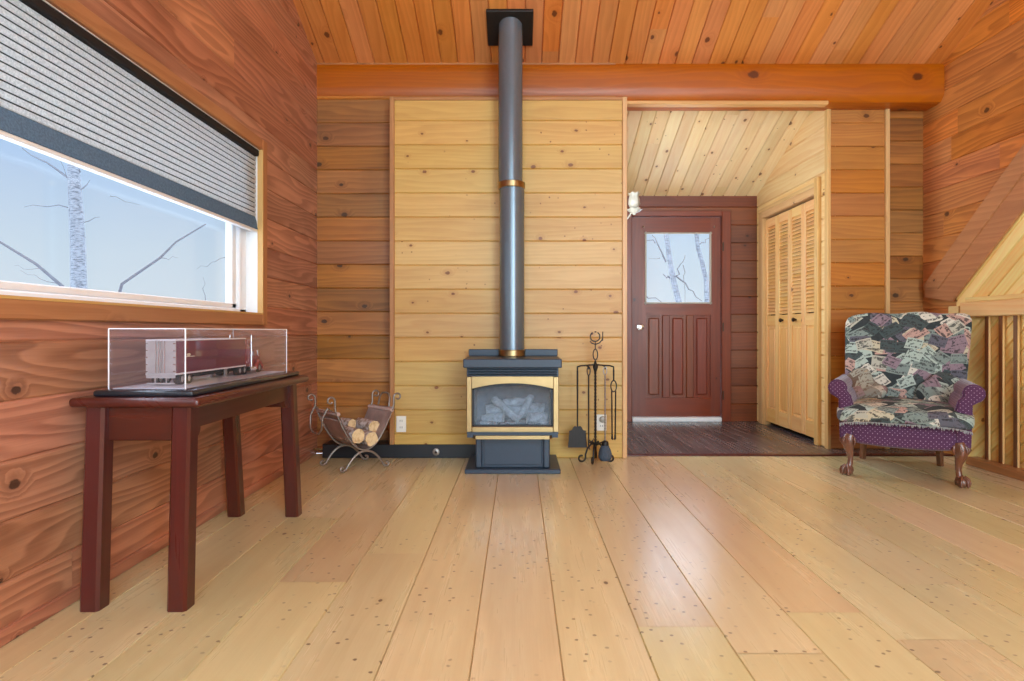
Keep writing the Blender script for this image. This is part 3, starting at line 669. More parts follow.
# flue
FX, FY, FR = -.046, 4.245, .088
fl = thing('flue_pipe', 'charcoal black stove pipe with brass bands rising from the stove to the ceiling', 'stove pipe', (FX, FY, .755))
zj = P(0, 183, FY-FR).z
MB().lathe([(FR, .755), (FR, zj)], (FX, FY, 0), 40).build('lower_pipe', 'pipe', fl, smooth=40)
MB().lathe([(FR*.985, zj), (FR*.985, zc(FY)+.05)], (FX-.011, FY, 0), 40).build('upper_pipe', 'pipe', fl, smooth=40)
MB().lathe([(FR+.005, zj-.022), (FR+.009, zj-.018), (FR+.009, zj+.018), (FR+.005, zj+.022), (FR*.9, zj+.022), (FR*.9, zj-.022)], (FX-.004, FY, 0), 40, closed=True).build('brass_band', 'brass', fl, smooth=40)
MB().lathe([(FR, .754), (FR+.007, .756), (FR+.007, .795), (FR, .80), (FR*.9, .80), (FR*.9, .754)], (FX, FY, 0), 40, closed=True).build('brass_collar', 'brass', fl, smooth=40)
m = MB(); m.box(-.163, .163, -.146, .146, -.012, .012, bevel=.003, mat=Matrix.Translation((FX-.014, FY+.012, zc(FY+.012)-.014)) @ Matrix.Rotation(-math.atan(SL), 4, 'X')); m.build('ceiling_plate', 'iron', fl)

# ------------------------------------------------------------------ outlets, gas valve
def outlet(c, n, label):
    t = thing('wall_outlet', label, 'outlet', c); ux = Vector((1, 0, 0)) if abs(n[1]) else Vector((0, 1, 0)); n = Vector(n); c = Vector(c)
    def pbox(nm, mat, u0, u1, z0, z1, d0, d1, par, bev=.002):
        m = MB(); a = c+ux*u0+n*d0; b = c+ux*u1+n*d1
        m.box(min(a.x, b.x), max(a.x, b.x), min(a.y, b.y), max(a.y, b.y), c.z+z0, c.z+z1, bevel=bev); return m.build(nm, mat, par)
    pl = pbox('cover_plate', 'white', -.036, .036, -.059, .059, 0, .006, t)
    for zz in (-.024, .024):
        s_ = pbox('socket', 'white', -.017, .017, zz-.016, zz+.016, .004, .0085, t)
        for uu in (-.007, .007): pbox('slot', 'slot', uu-.0016, uu+.0016, zz-.006, zz+.007, .0078, .0095, s_, 0)
    return t
outlet(P(401.3, 424, YP), (0, -1, 0), 'white wall outlet on the pine panel just right of the firewood holder')
o2 = outlet(P(601.5, 422.5, YP), (0, -1, 0), 'white wall outlet on the pine panel behind the fireplace tools')
c = P(602.5, 419, YP); MB().lathe([(.022, 0), (.024, .014), (.02, .03), (.0, .034)], n=20, mat=Matrix.Translation(c+Vector((0, -.008, 0))) @ Matrix.Rotation(math.radians(90), 4, 'X')).build('plug_adapter', 'frost', o2, smooth=40, label='round white plug-in adapter')  # round adapter plugged into the outlet
outlet((XL, 2.665, .158), (1, 0, 0), 'white wall outlet low on the left wall behind the console table')
c = P(436, 452, YP-.01); gv = thing('gas_valve', 'small round metal gas key plate on the black strip left of the stove', 'gas valve', c)
rx = Matrix.Translation(c) @ Matrix.Rotation(math.radians(90), 4, 'X')
MB().lathe([(.026, -.006), (.026, .002), (.02, .006), (0, .006)], n=24, mat=rx).build('escutcheon', 'iron_grey', gv, smooth=40)
MB().lathe([(.009, .004), (.009, .011), (.005, .012), (0, .008)], n=12, mat=rx).build('key_socket', 'iron', gv, smooth=40)
c = Vector((-1.495, 4.44, .058)); bt = thing('gas_stub', 'short brass pipe stub in the corner beside the black strip', 'pipe stub', c)
MB().tube([c+Vector((-.02, 0, 0)), c+Vector((.06, 0, 0))], .008, 12).build('tube', 'brass', bt, smooth=40)
MB().tube([c+Vector((.02, 0, 0)), c+Vector((.04, 0, 0))], .013, 6).build('hex_nut', 'brass', bt)

# ------------------------------------------------------------------ sconce
sx, sy = .792, 5.25
sc2 = thing('wall_sconce', 'white tulip glass wall sconce beside the entry door', 'wall lamp', (sx, sy, 1.95))
MB().lathe([(.05, 0), (.05, .008), (.03, .02), (.0, .024)], n=20, mat=Matrix.Translation((sx, sy, 1.97)) @ Matrix.Rotation(math.radians(90), 4, 'Y')).build('wall_plate', 'frost', sc2, smooth=40)
shx = 1.012
arm = [Vector((sx+.01, sy, 1.97))]+[Vector((sx+.02+(shx-sx-.02)*(k/10), sy, 1.93-.055*math.sin(math.pi*k/10*.9)+.10*(k/10)**3)) for k in range(11)]
MB().tube(arm, .007, 8).build('arm', 'frost', sc2, smooth=60)
def tulip(prof, wav, zz, n=30):
    m = MB(); rings = []
    for i, (r, z) in enumerate(prof):
        rings.append([m.bm.verts.new(Vector((shx+r*(1+wav[i]*math.cos(6*a))*math.cos(a), sy+r*(1+wav[i]*math.cos(6*a))*math.sin(a), zz+z+wav[i]*.03*math.cos(6*a)))) for a in (2*math.pi*j/n for j in range(n))])
    for i in range(len(rings)-1):
        for j in range(n): m.bm.faces.new((rings[i][j], rings[i][(j+1) % n], rings[i+1][(j+1) % n], rings[i+1][j]))
    m._fin(); return m
tulip([(.012, 0), (.035, .012), (.05, .045), (.048, .085), (.038, .115), (.048, .14), (.045, .14), (.035, .115), (.045, .085), (.046, .045), (.01, .006)], [0, .03, .05, .05, .06, .16, .16, .06, .05, .05, 0], 1.995).build('tulip_shade', 'frost', sc2, smooth=60)
tulip([(.01, -.03), (.02, -.012), (.05, .0), (.066, .02), (.062, .02), (.046, .004), (.01, .0)], [0, 0, .05, .12, .12, .05, 0], 1.975).build('petal_cup', 'frost', sc2, smooth=60)

# ------------------------------------------------------------------ console table
tb = thing('console_table', 'reddish mahogany console table with rounded top standing under the left window', 'table', (-1.27, 2.5, 0))
TX0, TX1, TY0, TY1 = -1.487, -1.052, 1.975, 3.02
m = MB(); m.box(TX0, TX1, TY0, TY1, .676, .709, bevel=.014, seg=4, grain='y'); m.build('table_top', 'mahogany', tb, smooth=50)
lx = (-1.425, -1.135); lg = .033
for X in lx:
    for sy_, top, bot in ((-1, 2.045, 2.017), (1, 2.955, 3.03)):
        m = MB(); c = .009; oct_ = [(-lg+c, -lg), (lg-c, -lg), (lg, -lg+c), (lg, lg-c), (lg-c, lg), (-lg+c, lg), (-lg, lg-c), (-lg, -lg+c)]
        a = [m.bm.verts.new(Vector((X+p, bot+q, 0))) for p, q in oct_]; b = [m.bm.verts.new(Vector((X+p*.98, top+q*.98, .678))) for p, q in oct_]
        fs = [m.bm.faces.new(a[::-1]), m.bm.faces.new(b)]+[m.bm.faces.new((a[i], a[(i+1) % 8], b[(i+1) % 8], b[i])) for i in range(8)]
        m._fin(); m.build('leg', 'mahogany', tb)
box('end_apron', 'mahogany', (lx[0]+.02, lx[1]-.02, 2.04, 2.062, .557, .678), tb, grain='x'); box('end_apron', 'mahogany', (lx[0]+.02, lx[1]-.02, 2.94, 2.962, .557, .678), tb, grain='x')
for X, s_ in ((lx[1]+.012, -1), (lx[0]-.012, 1)):
    y0, y1 = 2.06, 2.94; pr = [(y0, .678), (y1, .678), (y1, .556), (y1-.02, .556)]
    for k in range(7): a = k/6*math.pi/2; pr.append((y1-.02-.04*math.sin(a), .556+.038*(1-math.cos(a))))
    for k in range(6, -1, -1): a = k/6*math.pi/2; pr.append((y0+.02+.04*math.sin(a), .556+.038*(1-math.cos(a))))
    pr.append((y0, .556)); m = MB(); m.prism([(X, a, b) for a, b in pr], (.02*s_, 0, 0), grain='y'); m.build('side_apron', 'mahogany', tb)

# ------------------------------------------------------------------ display case and model truck
ZT = .709
dc = thing('display_case', 'clear acrylic display case on a black base on the console table', 'display case', (-1.27, 2.5, ZT))
m = MB(); m.box(-1.425, -1.088, 2.005, 2.985, ZT, ZT+.022, bevel=.008, seg=2, grain='y'); m.build('base', 'plinth', dc, smooth=50)
CX0, CX1, CY0, CY1, CZ0, CZ1 = -1.40, -1.138, 2.05, 2.945, ZT+.022, .938
box('display_ground', 'deck', (CX0+.008, CX1-.008, CY0+.008, CY1-.008, CZ0-.001, CZ0+.003), dc, bevel=0)
m = MB(); th = .004
for dm in ((CX0, CX0+th, CY0, CY1, CZ0, CZ1), (CX1-th, CX1, CY0, CY1, CZ0, CZ1), (CX0+th, CX1-th, CY0, CY0+th, CZ0, CZ1), (CX0+th, CX1-th, CY1-th, CY1, CZ0, CZ1), (CX0+th, CX1-th, CY0+th, CY1-th, CZ1-th, CZ1)): m.box(*dm)
cv = m.build('acrylic_cover', 'acryl', dc)
m = MB(); e = .0016
for X in (CX0, CX1):
    for Y in (CY0, CY1): m.box(X-e, X+e, Y-e, Y+e, CZ0, CZ1)
for X in (CX0, CX1): m.box(X-e, X+e, CY0, CY1, CZ1-e, CZ1+e)
for Y in (CY0, CY1): m.box(CX0, CX1, Y-e, Y+e, CZ1-e, CZ1+e)
m.build('cover_edges', 'acryl_edge', cv, label='polished acrylic edges with painted white glint')
tk = thing('model_truck', 'model semi truck with a long maroon trailer inside the acrylic display case', 'model truck', (-1.28, 2.5, CZ0+.003))
ZG = CZ0+.003; tx0, tx1 = -1.336, -1.229; txc = (tx0+tx1)/2; ty0, ty1 = 2.15, 2.70; tz0, tz1 = .775, .898
tr_ = box('trailer', 'maroon', (tx0, tx1, ty0+.004, ty1, tz0, tz1), tk, bevel=.002, grain='y')
m = MB()
for k in range(12):
    z = tz0+.008+k*.007; 
    if z < tz1-.03: m.box(tx1-.001, tx1+.0012, ty0+.01, ty1-.004, z, z+.0025)
m.build('side_rib', 'maroon', tr_)
m = MB(); m.box(tx0-.001, tx1+.001, ty0+.002, ty1+.001, tz1-.004, tz1+.001); m.box(tx0-.0015, tx1+.0015, ty0+.002, ty1+.001, tz0-.003, tz0+.003); m.build('trailer_rail', 'acryl_edge', tr_)
m = MB()
for a, b in ((tx0, txc-.001), (txc+.001, tx1)): m.box(a, b, ty0, ty0+.005, tz0+.002, tz1-.001, bevel=.001)
rd = m.build('rear_door', 'silver', tr_)
m = MB()
for xx in (txc-.016, txc-.006, txc+.006, txc+.016): m.tube([(xx, ty0-.002, tz0+.004), (xx, ty0-.002, tz1-.004)], .0011, 6)
for xx in (tx0+.004, tx1-.004):
    for k in range(5): zz = tz0+.01+k*.025; m.box(xx-.004, xx+.004, ty0-.002, ty0, zz-.002, zz+.002)
m.build('lock_bar', 'chrome', rd)
m = MB(); m.box(tx0+.002, tx1-.002, ty0-.001, ty0+.004, tz0-.014, tz0+.001); m.box(tx0+.004, tx1-.004, ty0-.001, ty0+.003, tz0-.036, tz0-.031)
for xx in (txc-.02, txc+.02): m.box(xx-.002, xx+.002, ty0, ty0+.003, tz0-.034, tz0-.01)
m.build('bumper', 'silver', tr_)
m = MB(); m.pillow(.0008, .014, .006, 2, 6, fn=lambda c: c+Vector((tx1+.001, 2.235, .842))); m.box(tx1, tx1+.0014, 2.215, 2.275, .834, .8365); m.build('side_emblem', 'cream', tr_)
m = MB(); m.box(txc-.03, txc+.03, ty0+.02, ty0+.2, tz0-.014, tz0-.003); m.box(txc-.012, txc+.012, ty0+.2, 2.93, ZG+.018, ZG+.028); m.build('chassis', 'tyre', tk)
for a in (txc-.03, txc+.025): m = MB(); m.box(a, a+.005, 2.56, 2.58, ZG+.001, tz0); m.box(a-.004, a+.009, 2.555, 2.585, ZG, ZG+.004); m.build('landing_leg', 'silver', tk)
def wheel(x0_, x1_, y_, r=.0205):
    m = MB(); rot = Matrix.Translation((x0_, y_, ZG+r)) @ Matrix.Rotation(math.radians(90), 4, 'Y'); wd = x1_-x0_
    m.lathe([(r*.6, 0), (r*.96, 0), (r, wd*.2), (r, wd*.8), (r*.96, wd), (r*.6, wd)], n=20, mat=rot, closed=True); w_ = m.build('wheel', 'tyre', tk, smooth=50)
    m = MB(); m.lathe([(r*.6, wd*.1), (r*.58, wd*.9), (r*.3, wd*.8), (r*.22, wd*1.02), (0, wd*1.02)], n=16, mat=rot); m.build('rim', 'silver', w_, smooth=40)
for y_ in (2.20, 2.245, 2.655, 2.70): wheel(tx1-.026, tx1-.002, y_); wheel(tx0+.002, tx0+.026, y_)
wheel(tx1-.02, tx1-.006, 2.865); wheel(tx0+.006, tx0+.02, 2.865)
m = MB(); m.box(txc-.044, txc+.044, 2.725, 2.775, ZG+.03, .868, bevel=.004); m.box(txc-.042, txc+.042, 2.775, 2.815, ZG+.026, .845, bevel=.004)
m.prism([(txc-.042, 2.725, .868), (txc-.042, 2.775, .868), (txc-.042, 2.77, .886), (txc-.042, 2.74, .89)], (.084, 0, 0)); cab = m.build('cab', 'red', tk)
MB().box(txc+.0425, txc+.0435, 2.783, 2.806, .815, .838).build('side_window', 'dkglass', cab)
MB().box(txc-.036, txc+.036, 2.8145, 2.816, .815, .84).build('windscreen', 'dkglass', cab)
m = MB(); m.box(txc-.03, txc+.03, 2.815, 2.91, ZG+.028, .812, bevel=.006, seg=2); m.build('hood', 'red', tk, smooth=40)
for sgn in (-1, 1):
    m = MB(); m.tube([(txc+sgn*.04, 2.865-.03*math.cos(a), ZG+.016+.032*math.sin(a)) for a in (math.pi*k/8 for k in range(9))], .011, 8); m.build('fender', 'red', tk, smooth=50)
    m = MB(); m.tube([(txc+sgn*.049, 2.77, ZG+.03), (txc+sgn*.049, 2.77, .872), (txc+sgn*.049, 2.77, .912)], [.005, .0045, .0035], 10); m.build('exhaust_stack', 'chrome', tk, smooth=50)
    m = MB(); m.box(txc+sgn*.056-.003, txc+sgn*.056+.003, 2.822, 2.826, .812, .845); m.tube([(txc+sgn*.043, 2.815, .84), (txc+sgn*.056, 2.823, .84)], .001, 6); m.build('mirror', 'chrome', tk)
    m = MB(); m.tube([(txc+sgn*.05, 2.74, ZG+.022), (txc+sgn*.05, 2.80, ZG+.022)], .011, 12); m.build('fuel_tank', 'chrome', tk, smooth=50)
m = MB(); m.box(txc-.045, txc+.045, 2.912, 2.918, ZG+.008, ZG+.026, bevel=.002); m.box(txc-.024, txc+.024, 2.909, 2.914, ZG+.03, .805); m.build('grille', 'chrome', tk)

# ------------------------------------------------------------------ firewood holder
ca = Vector((-1.135, 4.13, 0)); av = Vector((.81, .586, 0)).normalized(); lv_ = Vector((-.70, .714, 0)).normalized()
fh = thing('firewood_holder', 'grey scrolled iron firewood holder with brown leather sling near the back left corner', 'firewood holder', ca)
def hp(t, l, z): return ca+av*t+lv_*l+Vector((0, 0, z))
NEAR, FAR = -.155, .125
def spiral(c0, dirv, r, turns, s0, n=14):
    """2-D scroll in the (av, z) plane: returns (t,z) offsets"""
    return [(c0[0]+r*(1-.55*k/n)*math.cos(s0+dirv*turns*2*math.pi*k/n), c0[1]+r*(1-.55*k/n)*math.sin(s0+dirv*turns*2*math.pi*k/n)) for k in range(n+1)]
ZB = .135
def hoop_pts(n=18):
    pts = []
    for k in range(n+1):
        q = -1+2*k/n; pts.append((.205*q*(1-.12*(1-abs(q))), ZB+.285*abs(q)**2.2))
    return pts
for l in (NEAR, FAR):
    hpts = hoop_pts(); L_ = hpts[0]; R_ = hpts[-1]
    left = spiral((L_[0]-.028, L_[1]+.055), 1, .028, .9, 0)[::-1]; right = spiral((R_[0]+.028, R_[1]+.055), -1, .028, .9, math.pi)
    full = left+[(L_[0], L_[1]+.03)]+hpts+[(R_[0], R_[1]+.03)]+right
    MB().tube([hp(t, l, z) for t, z in full], .0068, 8).build('hoop', 'iron_grey', fh, smooth=60)
    arch = [(-.15+.0*k, 0) for k in range(0)]
    for k in range(17):
        q = -1+2*k/16; arch.append((.135*q, .012+(ZB-.02)*(1-abs(q)**2.2)))
    lf = spiral((-.135-.02, .026), -1, .02, .85, 0)[::-1]; rt = spiral((.135+.02, .026), 1, .02, .85, math.pi)
    MB().tube([hp(t, l, max(z, .007)) for t, z in lf+arch+rt], .0072, 8).build('arched_leg', 'iron_grey', fh, smooth=60)
for q in (-1, 1):
    MB().tube([hp(.19*q, NEAR-.01, ZB+.255), hp(.19*q, FAR+.01, ZB+.255)], .006, 8).build('cross_rod', 'iron_grey', fh, smooth=60)
    base = .21*q; z0 = ZB+.27
    loop = [(base, NEAR+.05, z0), (base+.02*q, NEAR+.05, z0+.02), (base+.05*q, NEAR+.052, z0-.04), (base+.055*q, NEAR+.06, z0-.12), (base+.055*q, NEAR+.10, z0-.15), (base+.055*q, FAR-.10, z0-.15), (base+.055*q, FAR-.06, z0-.12), (base+.05*q, FAR-.052, z0-.04), (base+.02*q, FAR-.05, z0+.02), (base, FAR-.05, z0)] if q < 0 else \
           [(base, NEAR+.07, z0), (base+.01, NEAR+.075, z0+.06), (base+.015, NEAR+.10, z0+.085), (base+.015, -.015, z0+.09), (base+.015, FAR-.10, z0+.085), (base+.01, FAR-.075, z0+.06), (base, FAR-.07, z0)]
    MB().tube([hp(*p) for p in loop], .0066, 8).build('carry_handle', 'iron_grey', fh, smooth=60)
m = MB(); ptsL = [(t*.99, z+.012) for t, z in hoop_pts(24)]; ptsL = [(ptsL[0][0]-.006, ptsL[0][1]-.03)]+ptsL[1:-1]+[(ptsL[-1][0]+.006, ptsL[-1][1]-.03)]
g0 = []
for j in range(5):
    l = NEAR-.012+(FAR-NEAR+.024)*j/4; g0.append([m.bm.verts.new(hp(t, l, z+.004*math.sin(j*1.7))) for t, z in ptsL])
for j in range(4):
    for k in range(len(ptsL)-1): m.bm.faces.new((g0[j][k], g0[j][k+1], g0[j+1][k+1], g0[j+1][k]))
r_ = bmesh.ops.solidify(m.bm, geom=m.bm.faces[:], thickness=.005); m._fin(); lea = m.build('leather_sling', 'leather', fh, smooth=60)
m = MB()
for q in (-1, 1): m.tube([hp(.186*q, NEAR-.01, ZB+.252), hp(.186*q, FAR+.01, ZB+.252)], .013, 10); m.tube([hp(.172*q, NEAR-.01, ZB+.205), hp(.172*q, FAR+.01, ZB+.205)], .005, 6)
m.build('rolled_hem', 'leather', lea, smooth=60)
def firewood(t, l0, l1, z, r, label, tilt=0):
    a, b = hp(t, l0, z), hp(t+tilt, l1, z); m = MB(); n = 18; dv = (b-a).normalized(); up = Vector((0, 0, 1)); sd = dv.cross(up).normalized(); up = sd.cross(dv)
    sh = [1+R.uniform(-.09, .07) for _ in range(n)]; rings = []
    for k in range(5):
        p = a+(b-a)*k/4; rings.append([m.bm.verts.new(p+(sd*math.cos(2*math.pi*j/n)+up*math.sin(2*math.pi*j/n))*r*sh[j]*(1+R.uniform(-.02, .02))) for j in range(n)])
    fs = []
    for k in range(4):
        for j in range(n): fs.append(m.bm.faces.new((rings[k][j], rings[k][(j+1) % n], rings[k+1][(j+1) % n], rings[k+1][j])))
    ends = [m.bm.faces.new(rings[0][::-1]), m.bm.faces.new(rings[-1])]
    bmesh.ops.recalc_face_normals(m.bm, faces=m.bm.faces[:]); m._fin()
    for f in ends: f.material_index = 1
    m.build('firewood_log', ['lbark', 'lend'], smooth=50, label=label, cat='firewood log', group='logs in the firewood holder')
firewood(.035, -.175, .12, .205, .047, 'pale cut birch log lying lowest at the front of the firewood holder')
firewood(-.055, -.165, .12, .232, .047, 'pale cut birch log at the left of the firewood holder')
firewood(.10, -.09, .13, .268, .045, 'grey barked log at the right end of the firewood holder', .01)
firewood(.0, .02, .135, .286, .035, 'slim grey log lying on top at the back of the firewood holder', -.02)

# ------------------------------------------------------------------ fireplace tools
TX, TYY = .545, 4.255
ts = thing('fireplace_tool_stand', 'black wrought iron tool stand with scrolled feet right of the stove', 'fireplace tool stand', (TX, TYY, 0))
def scroll3(base, out, r=.03, h=.075):
    """foot: leaves the post, drops and curls up at the floor"""
    out = Vector(out).normalized(); b = Vector(base); pts = [b, b+out*.03+Vector((0, 0, .012)), b+out*.06+Vector((0, 0, -.02)), b+out*.075+Vector((0, 0, -.06))]
    c = b+out*(.075+r)+Vector((0, 0, 0)); c.z = r+.007
    for k in range(15):
        a = math.pi+1.65*math.pi*k/14; rr = r*(1-.5*k/14); pts.append(c+out*rr*math.cos(a)+Vector((0, 0, rr*math.sin(a))))
    return pts
for ang in (-108, -14, 80, 196):
    o_ = (math.cos(math.radians(ang)), math.sin(math.radians(ang)), 0); MB().tube(scroll3((TX, TYY, .12), o_), .0068, 8).build('scroll_foot', 'iron', ts, smooth=60)
def twist(p0, p1, r=.0065, turns=10, n=60):
    m = MB(); p0, p1 = Vector(p0), Vector(p1)
    for ph in (0, math.pi): m.tube([p0+(p1-p0)*k/n+Vector((math.cos(ph+turns*2*math.pi*k/n), math.sin(ph+turns*2*math.pi*k/n), 0))*r*.55 for k in range(n+1)], r*.6, 6)
    return m
ZA = .68
twist((TX, TYY, .11), (TX, TYY, ZA), .0085, 12, 90).build('twisted_post', 'iron', ts, smooth=60)
for k in range(6):
    a = k*math.pi/3; m = MB(); m.pillow(.026, .012, .005, 2.2, 5, mat=Matrix.Translation((TX+.028*math.cos(a), TYY-.01+.028*math.sin(a)*.6, .135)) @ Matrix.Rotation(a, 4, 'Z') @ Matrix.Rotation(-.5, 4, 'Y')); m.build('iron_leaf', 'iron', ts, smooth=60)
arms = MB(); AX = .128
arms.tube([(TX-AX, TYY-.01, ZA-.02), (TX-AX, TYY-.01, ZA-.004), (TX-AX*.8, TYY, ZA+.004), (TX-.06, TYY, ZA+.006), (TX, TYY, ZA+.012), (TX+.06, TYY, ZA+.006), (TX+AX*.8, TYY, ZA+.004), (TX+AX, TYY-.01, ZA-.004), (TX+AX, TYY-.01, ZA-.02)], .006, 8)
arms.tube([(TX-.065, TYY-.005, ZA+.005), (TX-.055, TYY-.06, ZA-.0), (TX-.055, TYY-.065, ZA-.018)], .005, 8); arms.tube([(TX+.055, TYY-.005, ZA+.005), (TX+.06, TYY-.06, ZA-.0), (TX+.06, TYY-.065, ZA-.018)], .005, 8)
arms.build('hanging_arms', 'iron', ts, smooth=60)
MB().lathe([(.006, -.045), (.018, -.01), (.02, .008), (.01, .02), (.006, .04), (0, .042)], (TX, TYY, ZA), 12).build('post_cap', 'iron', ts, smooth=40)
m = MB(); zb_ = ZA+.045
m.tube([(TX+.016*math.sin(2*math.pi*k/20)*(1), TYY, zb_+.038-.038*math.cos(2*math.pi*k/20)) for k in range(21)], .004, 6)
m.tube([(TX, TYY, zb_+.076), (TX, TYY, zb_+.125)], .004, 6); m.build('handle_loop', 'iron', ts, smooth=60)
m = MB(); zc_ = zb_+.165
m.tube([(TX-.002+.034*math.cos(a), TYY, zc_+.034*math.sin(a)) for a in (math.radians(60-300*k/20) for k in range(21))], .0045, 6)
m.tube([(TX-.002+.034*math.cos(a), TYY, zc_+.034*math.sin(a)) for a in (math.radians(75+22*k/4) for k in range(5))], .0045, 6)
m.tube([(TX+.052, TYY, zc_-.03), (TX+.052, TYY, zc_+.035)], .0035, 6); m.tube([(TX+.052, TYY, zc_-.01), (TX+.044, TYY, zc_-.028), (TX+.03, TYY, zc_-.044), (TX+.0, TYY, zc_-.055), (TX-.026, TYY, zc_-.046), (TX-.038, TYY, zc_-.03)], .004, 6)
m.build('crown_ornament', 'iron', ts, smooth=60)
# shovel
def hook_loop(m, x, y, z, h=.045, w=.011):
    m.tube([(x, y, z-h)]+[(x+w*math.sin(2*math.pi*k/14), y, z-h/2-h/2*math.cos(2*math.pi*k/14)) for k in range(15)], .0035, 6)
sxh, syh = TX-AX, TYY-.012
sh = thing('ash_shovel', 'black flat fireplace shovel hanging at the left of the tool stand', 'fireplace shovel', (sxh, syh, .26))
m = MB(); m.tube([(sxh, syh, ZA-.012), (sxh, syh, ZA-.03)], .005, 8); m.tube([(sxh, syh, ZA-.03), (sxh, syh, .255)], [.0065, .0048], 8); hk = m.build('handle', 'iron', sh, smooth=60)
m = MB(); zt_ = .285; dz_ = -.028; pr = [(-.05, 0), (-.05, zt_-.262-.02+.16), (.0, 0)]
out = [(-.068, .135), (.068, .135), (.058, .245), (.062, .252), (.04, .258), (.03, .278), (.018, .288), (.008, .282), (0, .292), (-.008, .282), (-.018, .288), (-.03, .278), (-.04, .258), (-.062, .252), (-.058, .245)]
m.prism([(sxh+a, syh-.006-.02*(.29-b), b+dz_) for a, b in out], (0, .005, 0)); m.build('blade', 'iron', sh)
# poker
pkx, pky = TX-.055, TYY-.062
pk = thing('fire_poker', 'thin black fireplace poker hanging between the shovel and the twisted post', 'fireplace poker', (pkx, pky, .1))
m = MB(); hook_loop(m, pkx, pky, ZA+.0, .06); m.tube([(pkx, pky, ZA-.06), (pkx, pky, .16), (pkx, pky, .12), (pkx+.01, pky, .10)], [.005, .005, .0045, .0025], 8); m.build('shaft', 'iron', pk, smooth=60)
m = MB(); m.tube([(pkx, pky, .17), (pkx+.018, pky, .155), (pkx+.03, pky, .165), (pkx+.034, pky, .18)], [.0045, .0045, .004, .002], 8); m.build('hook', 'iron', pk, smooth=60)
# brush
bx_, by_ = TX+.06, TYY-.064
br = thing('hearth_brush', 'fireplace brush with grey-blue bristles hanging just right of the twisted post', 'fireplace brush', (bx_, by_, .06))
m = twist((bx_, by_, .15), (bx_, by_, ZA-.05), .006, 12, 90); hook_loop(m, bx_, by_, ZA+.0, .055, .012); m.build('handle', 'iron_grey', br, smooth=60)
MB().lathe([(.008, .165), (.022, .158), (.026, .14), (.024, .13), (0, .13)], (bx_, by_, 0), 14).build('ferrule', 'iron', br, smooth=40)
m = MB(); m.lathe([(.022, .135), (.036, .105), (.046, .075), (.047, .045), (.036, .026), (0, .022)], (bx_, by_, 0), 22)
for v in m.bm.verts: v.co += Vector((R.uniform(-1, 1), R.uniform(-1, 1), R.uniform(-.5, .5)))*.003
m.build('bristles', 'brush', br)
# tongs
ox_, oy_ = TX+AX, TYY-.012
tg = thing('fire_tongs', 'black twisted fireplace tongs hanging at the right end of the tool stand', 'fireplace tongs', (ox_, oy_, .16))
m = MB(); m.tube([(ox_, oy_, ZA-.012), (ox_, oy_, ZA-.03), (ox_, oy_, ZA-.10)], [.0045, .0065, .0055], 8); m.tube([(ox_+.02*math.sin(2*math.pi*k/16), oy_, ZA-.14+.04*math.cos(2*math.pi*k/16)) for k in range(17)], .0045, 6); m.build('spring_loop', 'iron', tg, smooth=60)
for q in (-1, 1):
    m = twist((ox_+q*.014, oy_, ZA-.175), (ox_+q*.011, oy_, .19), .0055, 14, 90); m.tube([(ox_+q*.011, oy_, .195), (ox_+q*.011, oy_, .17), (ox_+q*.004, oy_, .162)], [.006, .008, .006], 8); m.build('tong_arm', 'iron', tg, smooth=60)

# ------------------------------------------------------------------ armchair
TH = math.radians(-31.5)
ch = thing('wing_armchair', 'armchair with purple dotted arms and a picture-card print cover on carved claw feet', 'armchair', (2.53, 3.965, 0), TH, world=False)
m = MB(); m.pillow(.315, .325, .075, 9, 12, fn=lambda c: Vector((c.x*(1-.12*(c.y+.3)), c.y-.02*(1-(c.x/.315)**2)*(1 if c.y < 0 else 0)+.02, c.z+.287-.014*(1-(c.x/.33)**2)*(1 if c.z < 0 else 0))), grain='x', uvm='box'); m.build('seat_base', 'purple', ch, smooth=50)
for q in (-1, 1):
    m = MB(); X = .308*q
    prof = [(-.045, .24), (.035, .24), (.040, .40), (.042, .49)]
    for k in range(17): a = math.radians(-72+268*k/16); prof.append((.047+.056*math.cos(a), .560+.056*math.sin(a)))
    prof += [(-.03, .515), (-.045, .45)]
    m.prism([(X+q*a, -.30, b) for a, b in prof], (0, .58, 0), grain='y', uvm='box')
    for v in m.bm.verts: v.co.x += -q*.05*max(0, (v.co.y+.1))
    bmesh.ops.bevel(m.bm, geom=[e for e in m.bm.edges if e.calc_length() > 0 and all(abs(v.co.y+.30) < .02 for v in e.verts)], offset=.01, segments=2, affect='EDGES')
    m._fin(grain='y', uvm='box'); m.build('arm', 'purple', ch, smooth=40)
def bend_back(c):
    t = (c.z+.36)/.72; return Vector((c.x*(.92+.10*t)+.03*t+.005, c.y+.225+.16*t-.012*(1-(c.x/.36)**2), c.z+.70-.012*(c.x/.36)**2*(1 if c.z > 0 else 0)+.006*math.sin(c.x*22)))
m = MB(); m.pillow(.372, .065, .36, 14, 16, fn=bend_back, grain='x'); bk = m.build('backrest', 'tap', ch, smooth=60, label='tall upholstered back in card print')
def bend_seat(c):
    q = max(0, -(c.y+.20)); e = (abs(c.x)/.36)**4
    w_ = .90+.12*min(1, max(0, (.05-c.y)/.25))
    return Vector((c.x*w_, c.y-.05, c.z+.418-q*.2-.022*e*(1 if c.y < 0 else .3)+.012*math.cos(c.x*4)+.004*math.sin(c.x*31+c.y*17)))
m = MB(); m.pillow(.358, .345, .048, 6, 18, fn=bend_seat, grain='x'); se = m.build('seat_cushion', 'tap', ch, smooth=60, label='seat covered in card print with frayed front hem')
m = MB(); fx = [(-.335+.67*k/90) for k in range(91)]
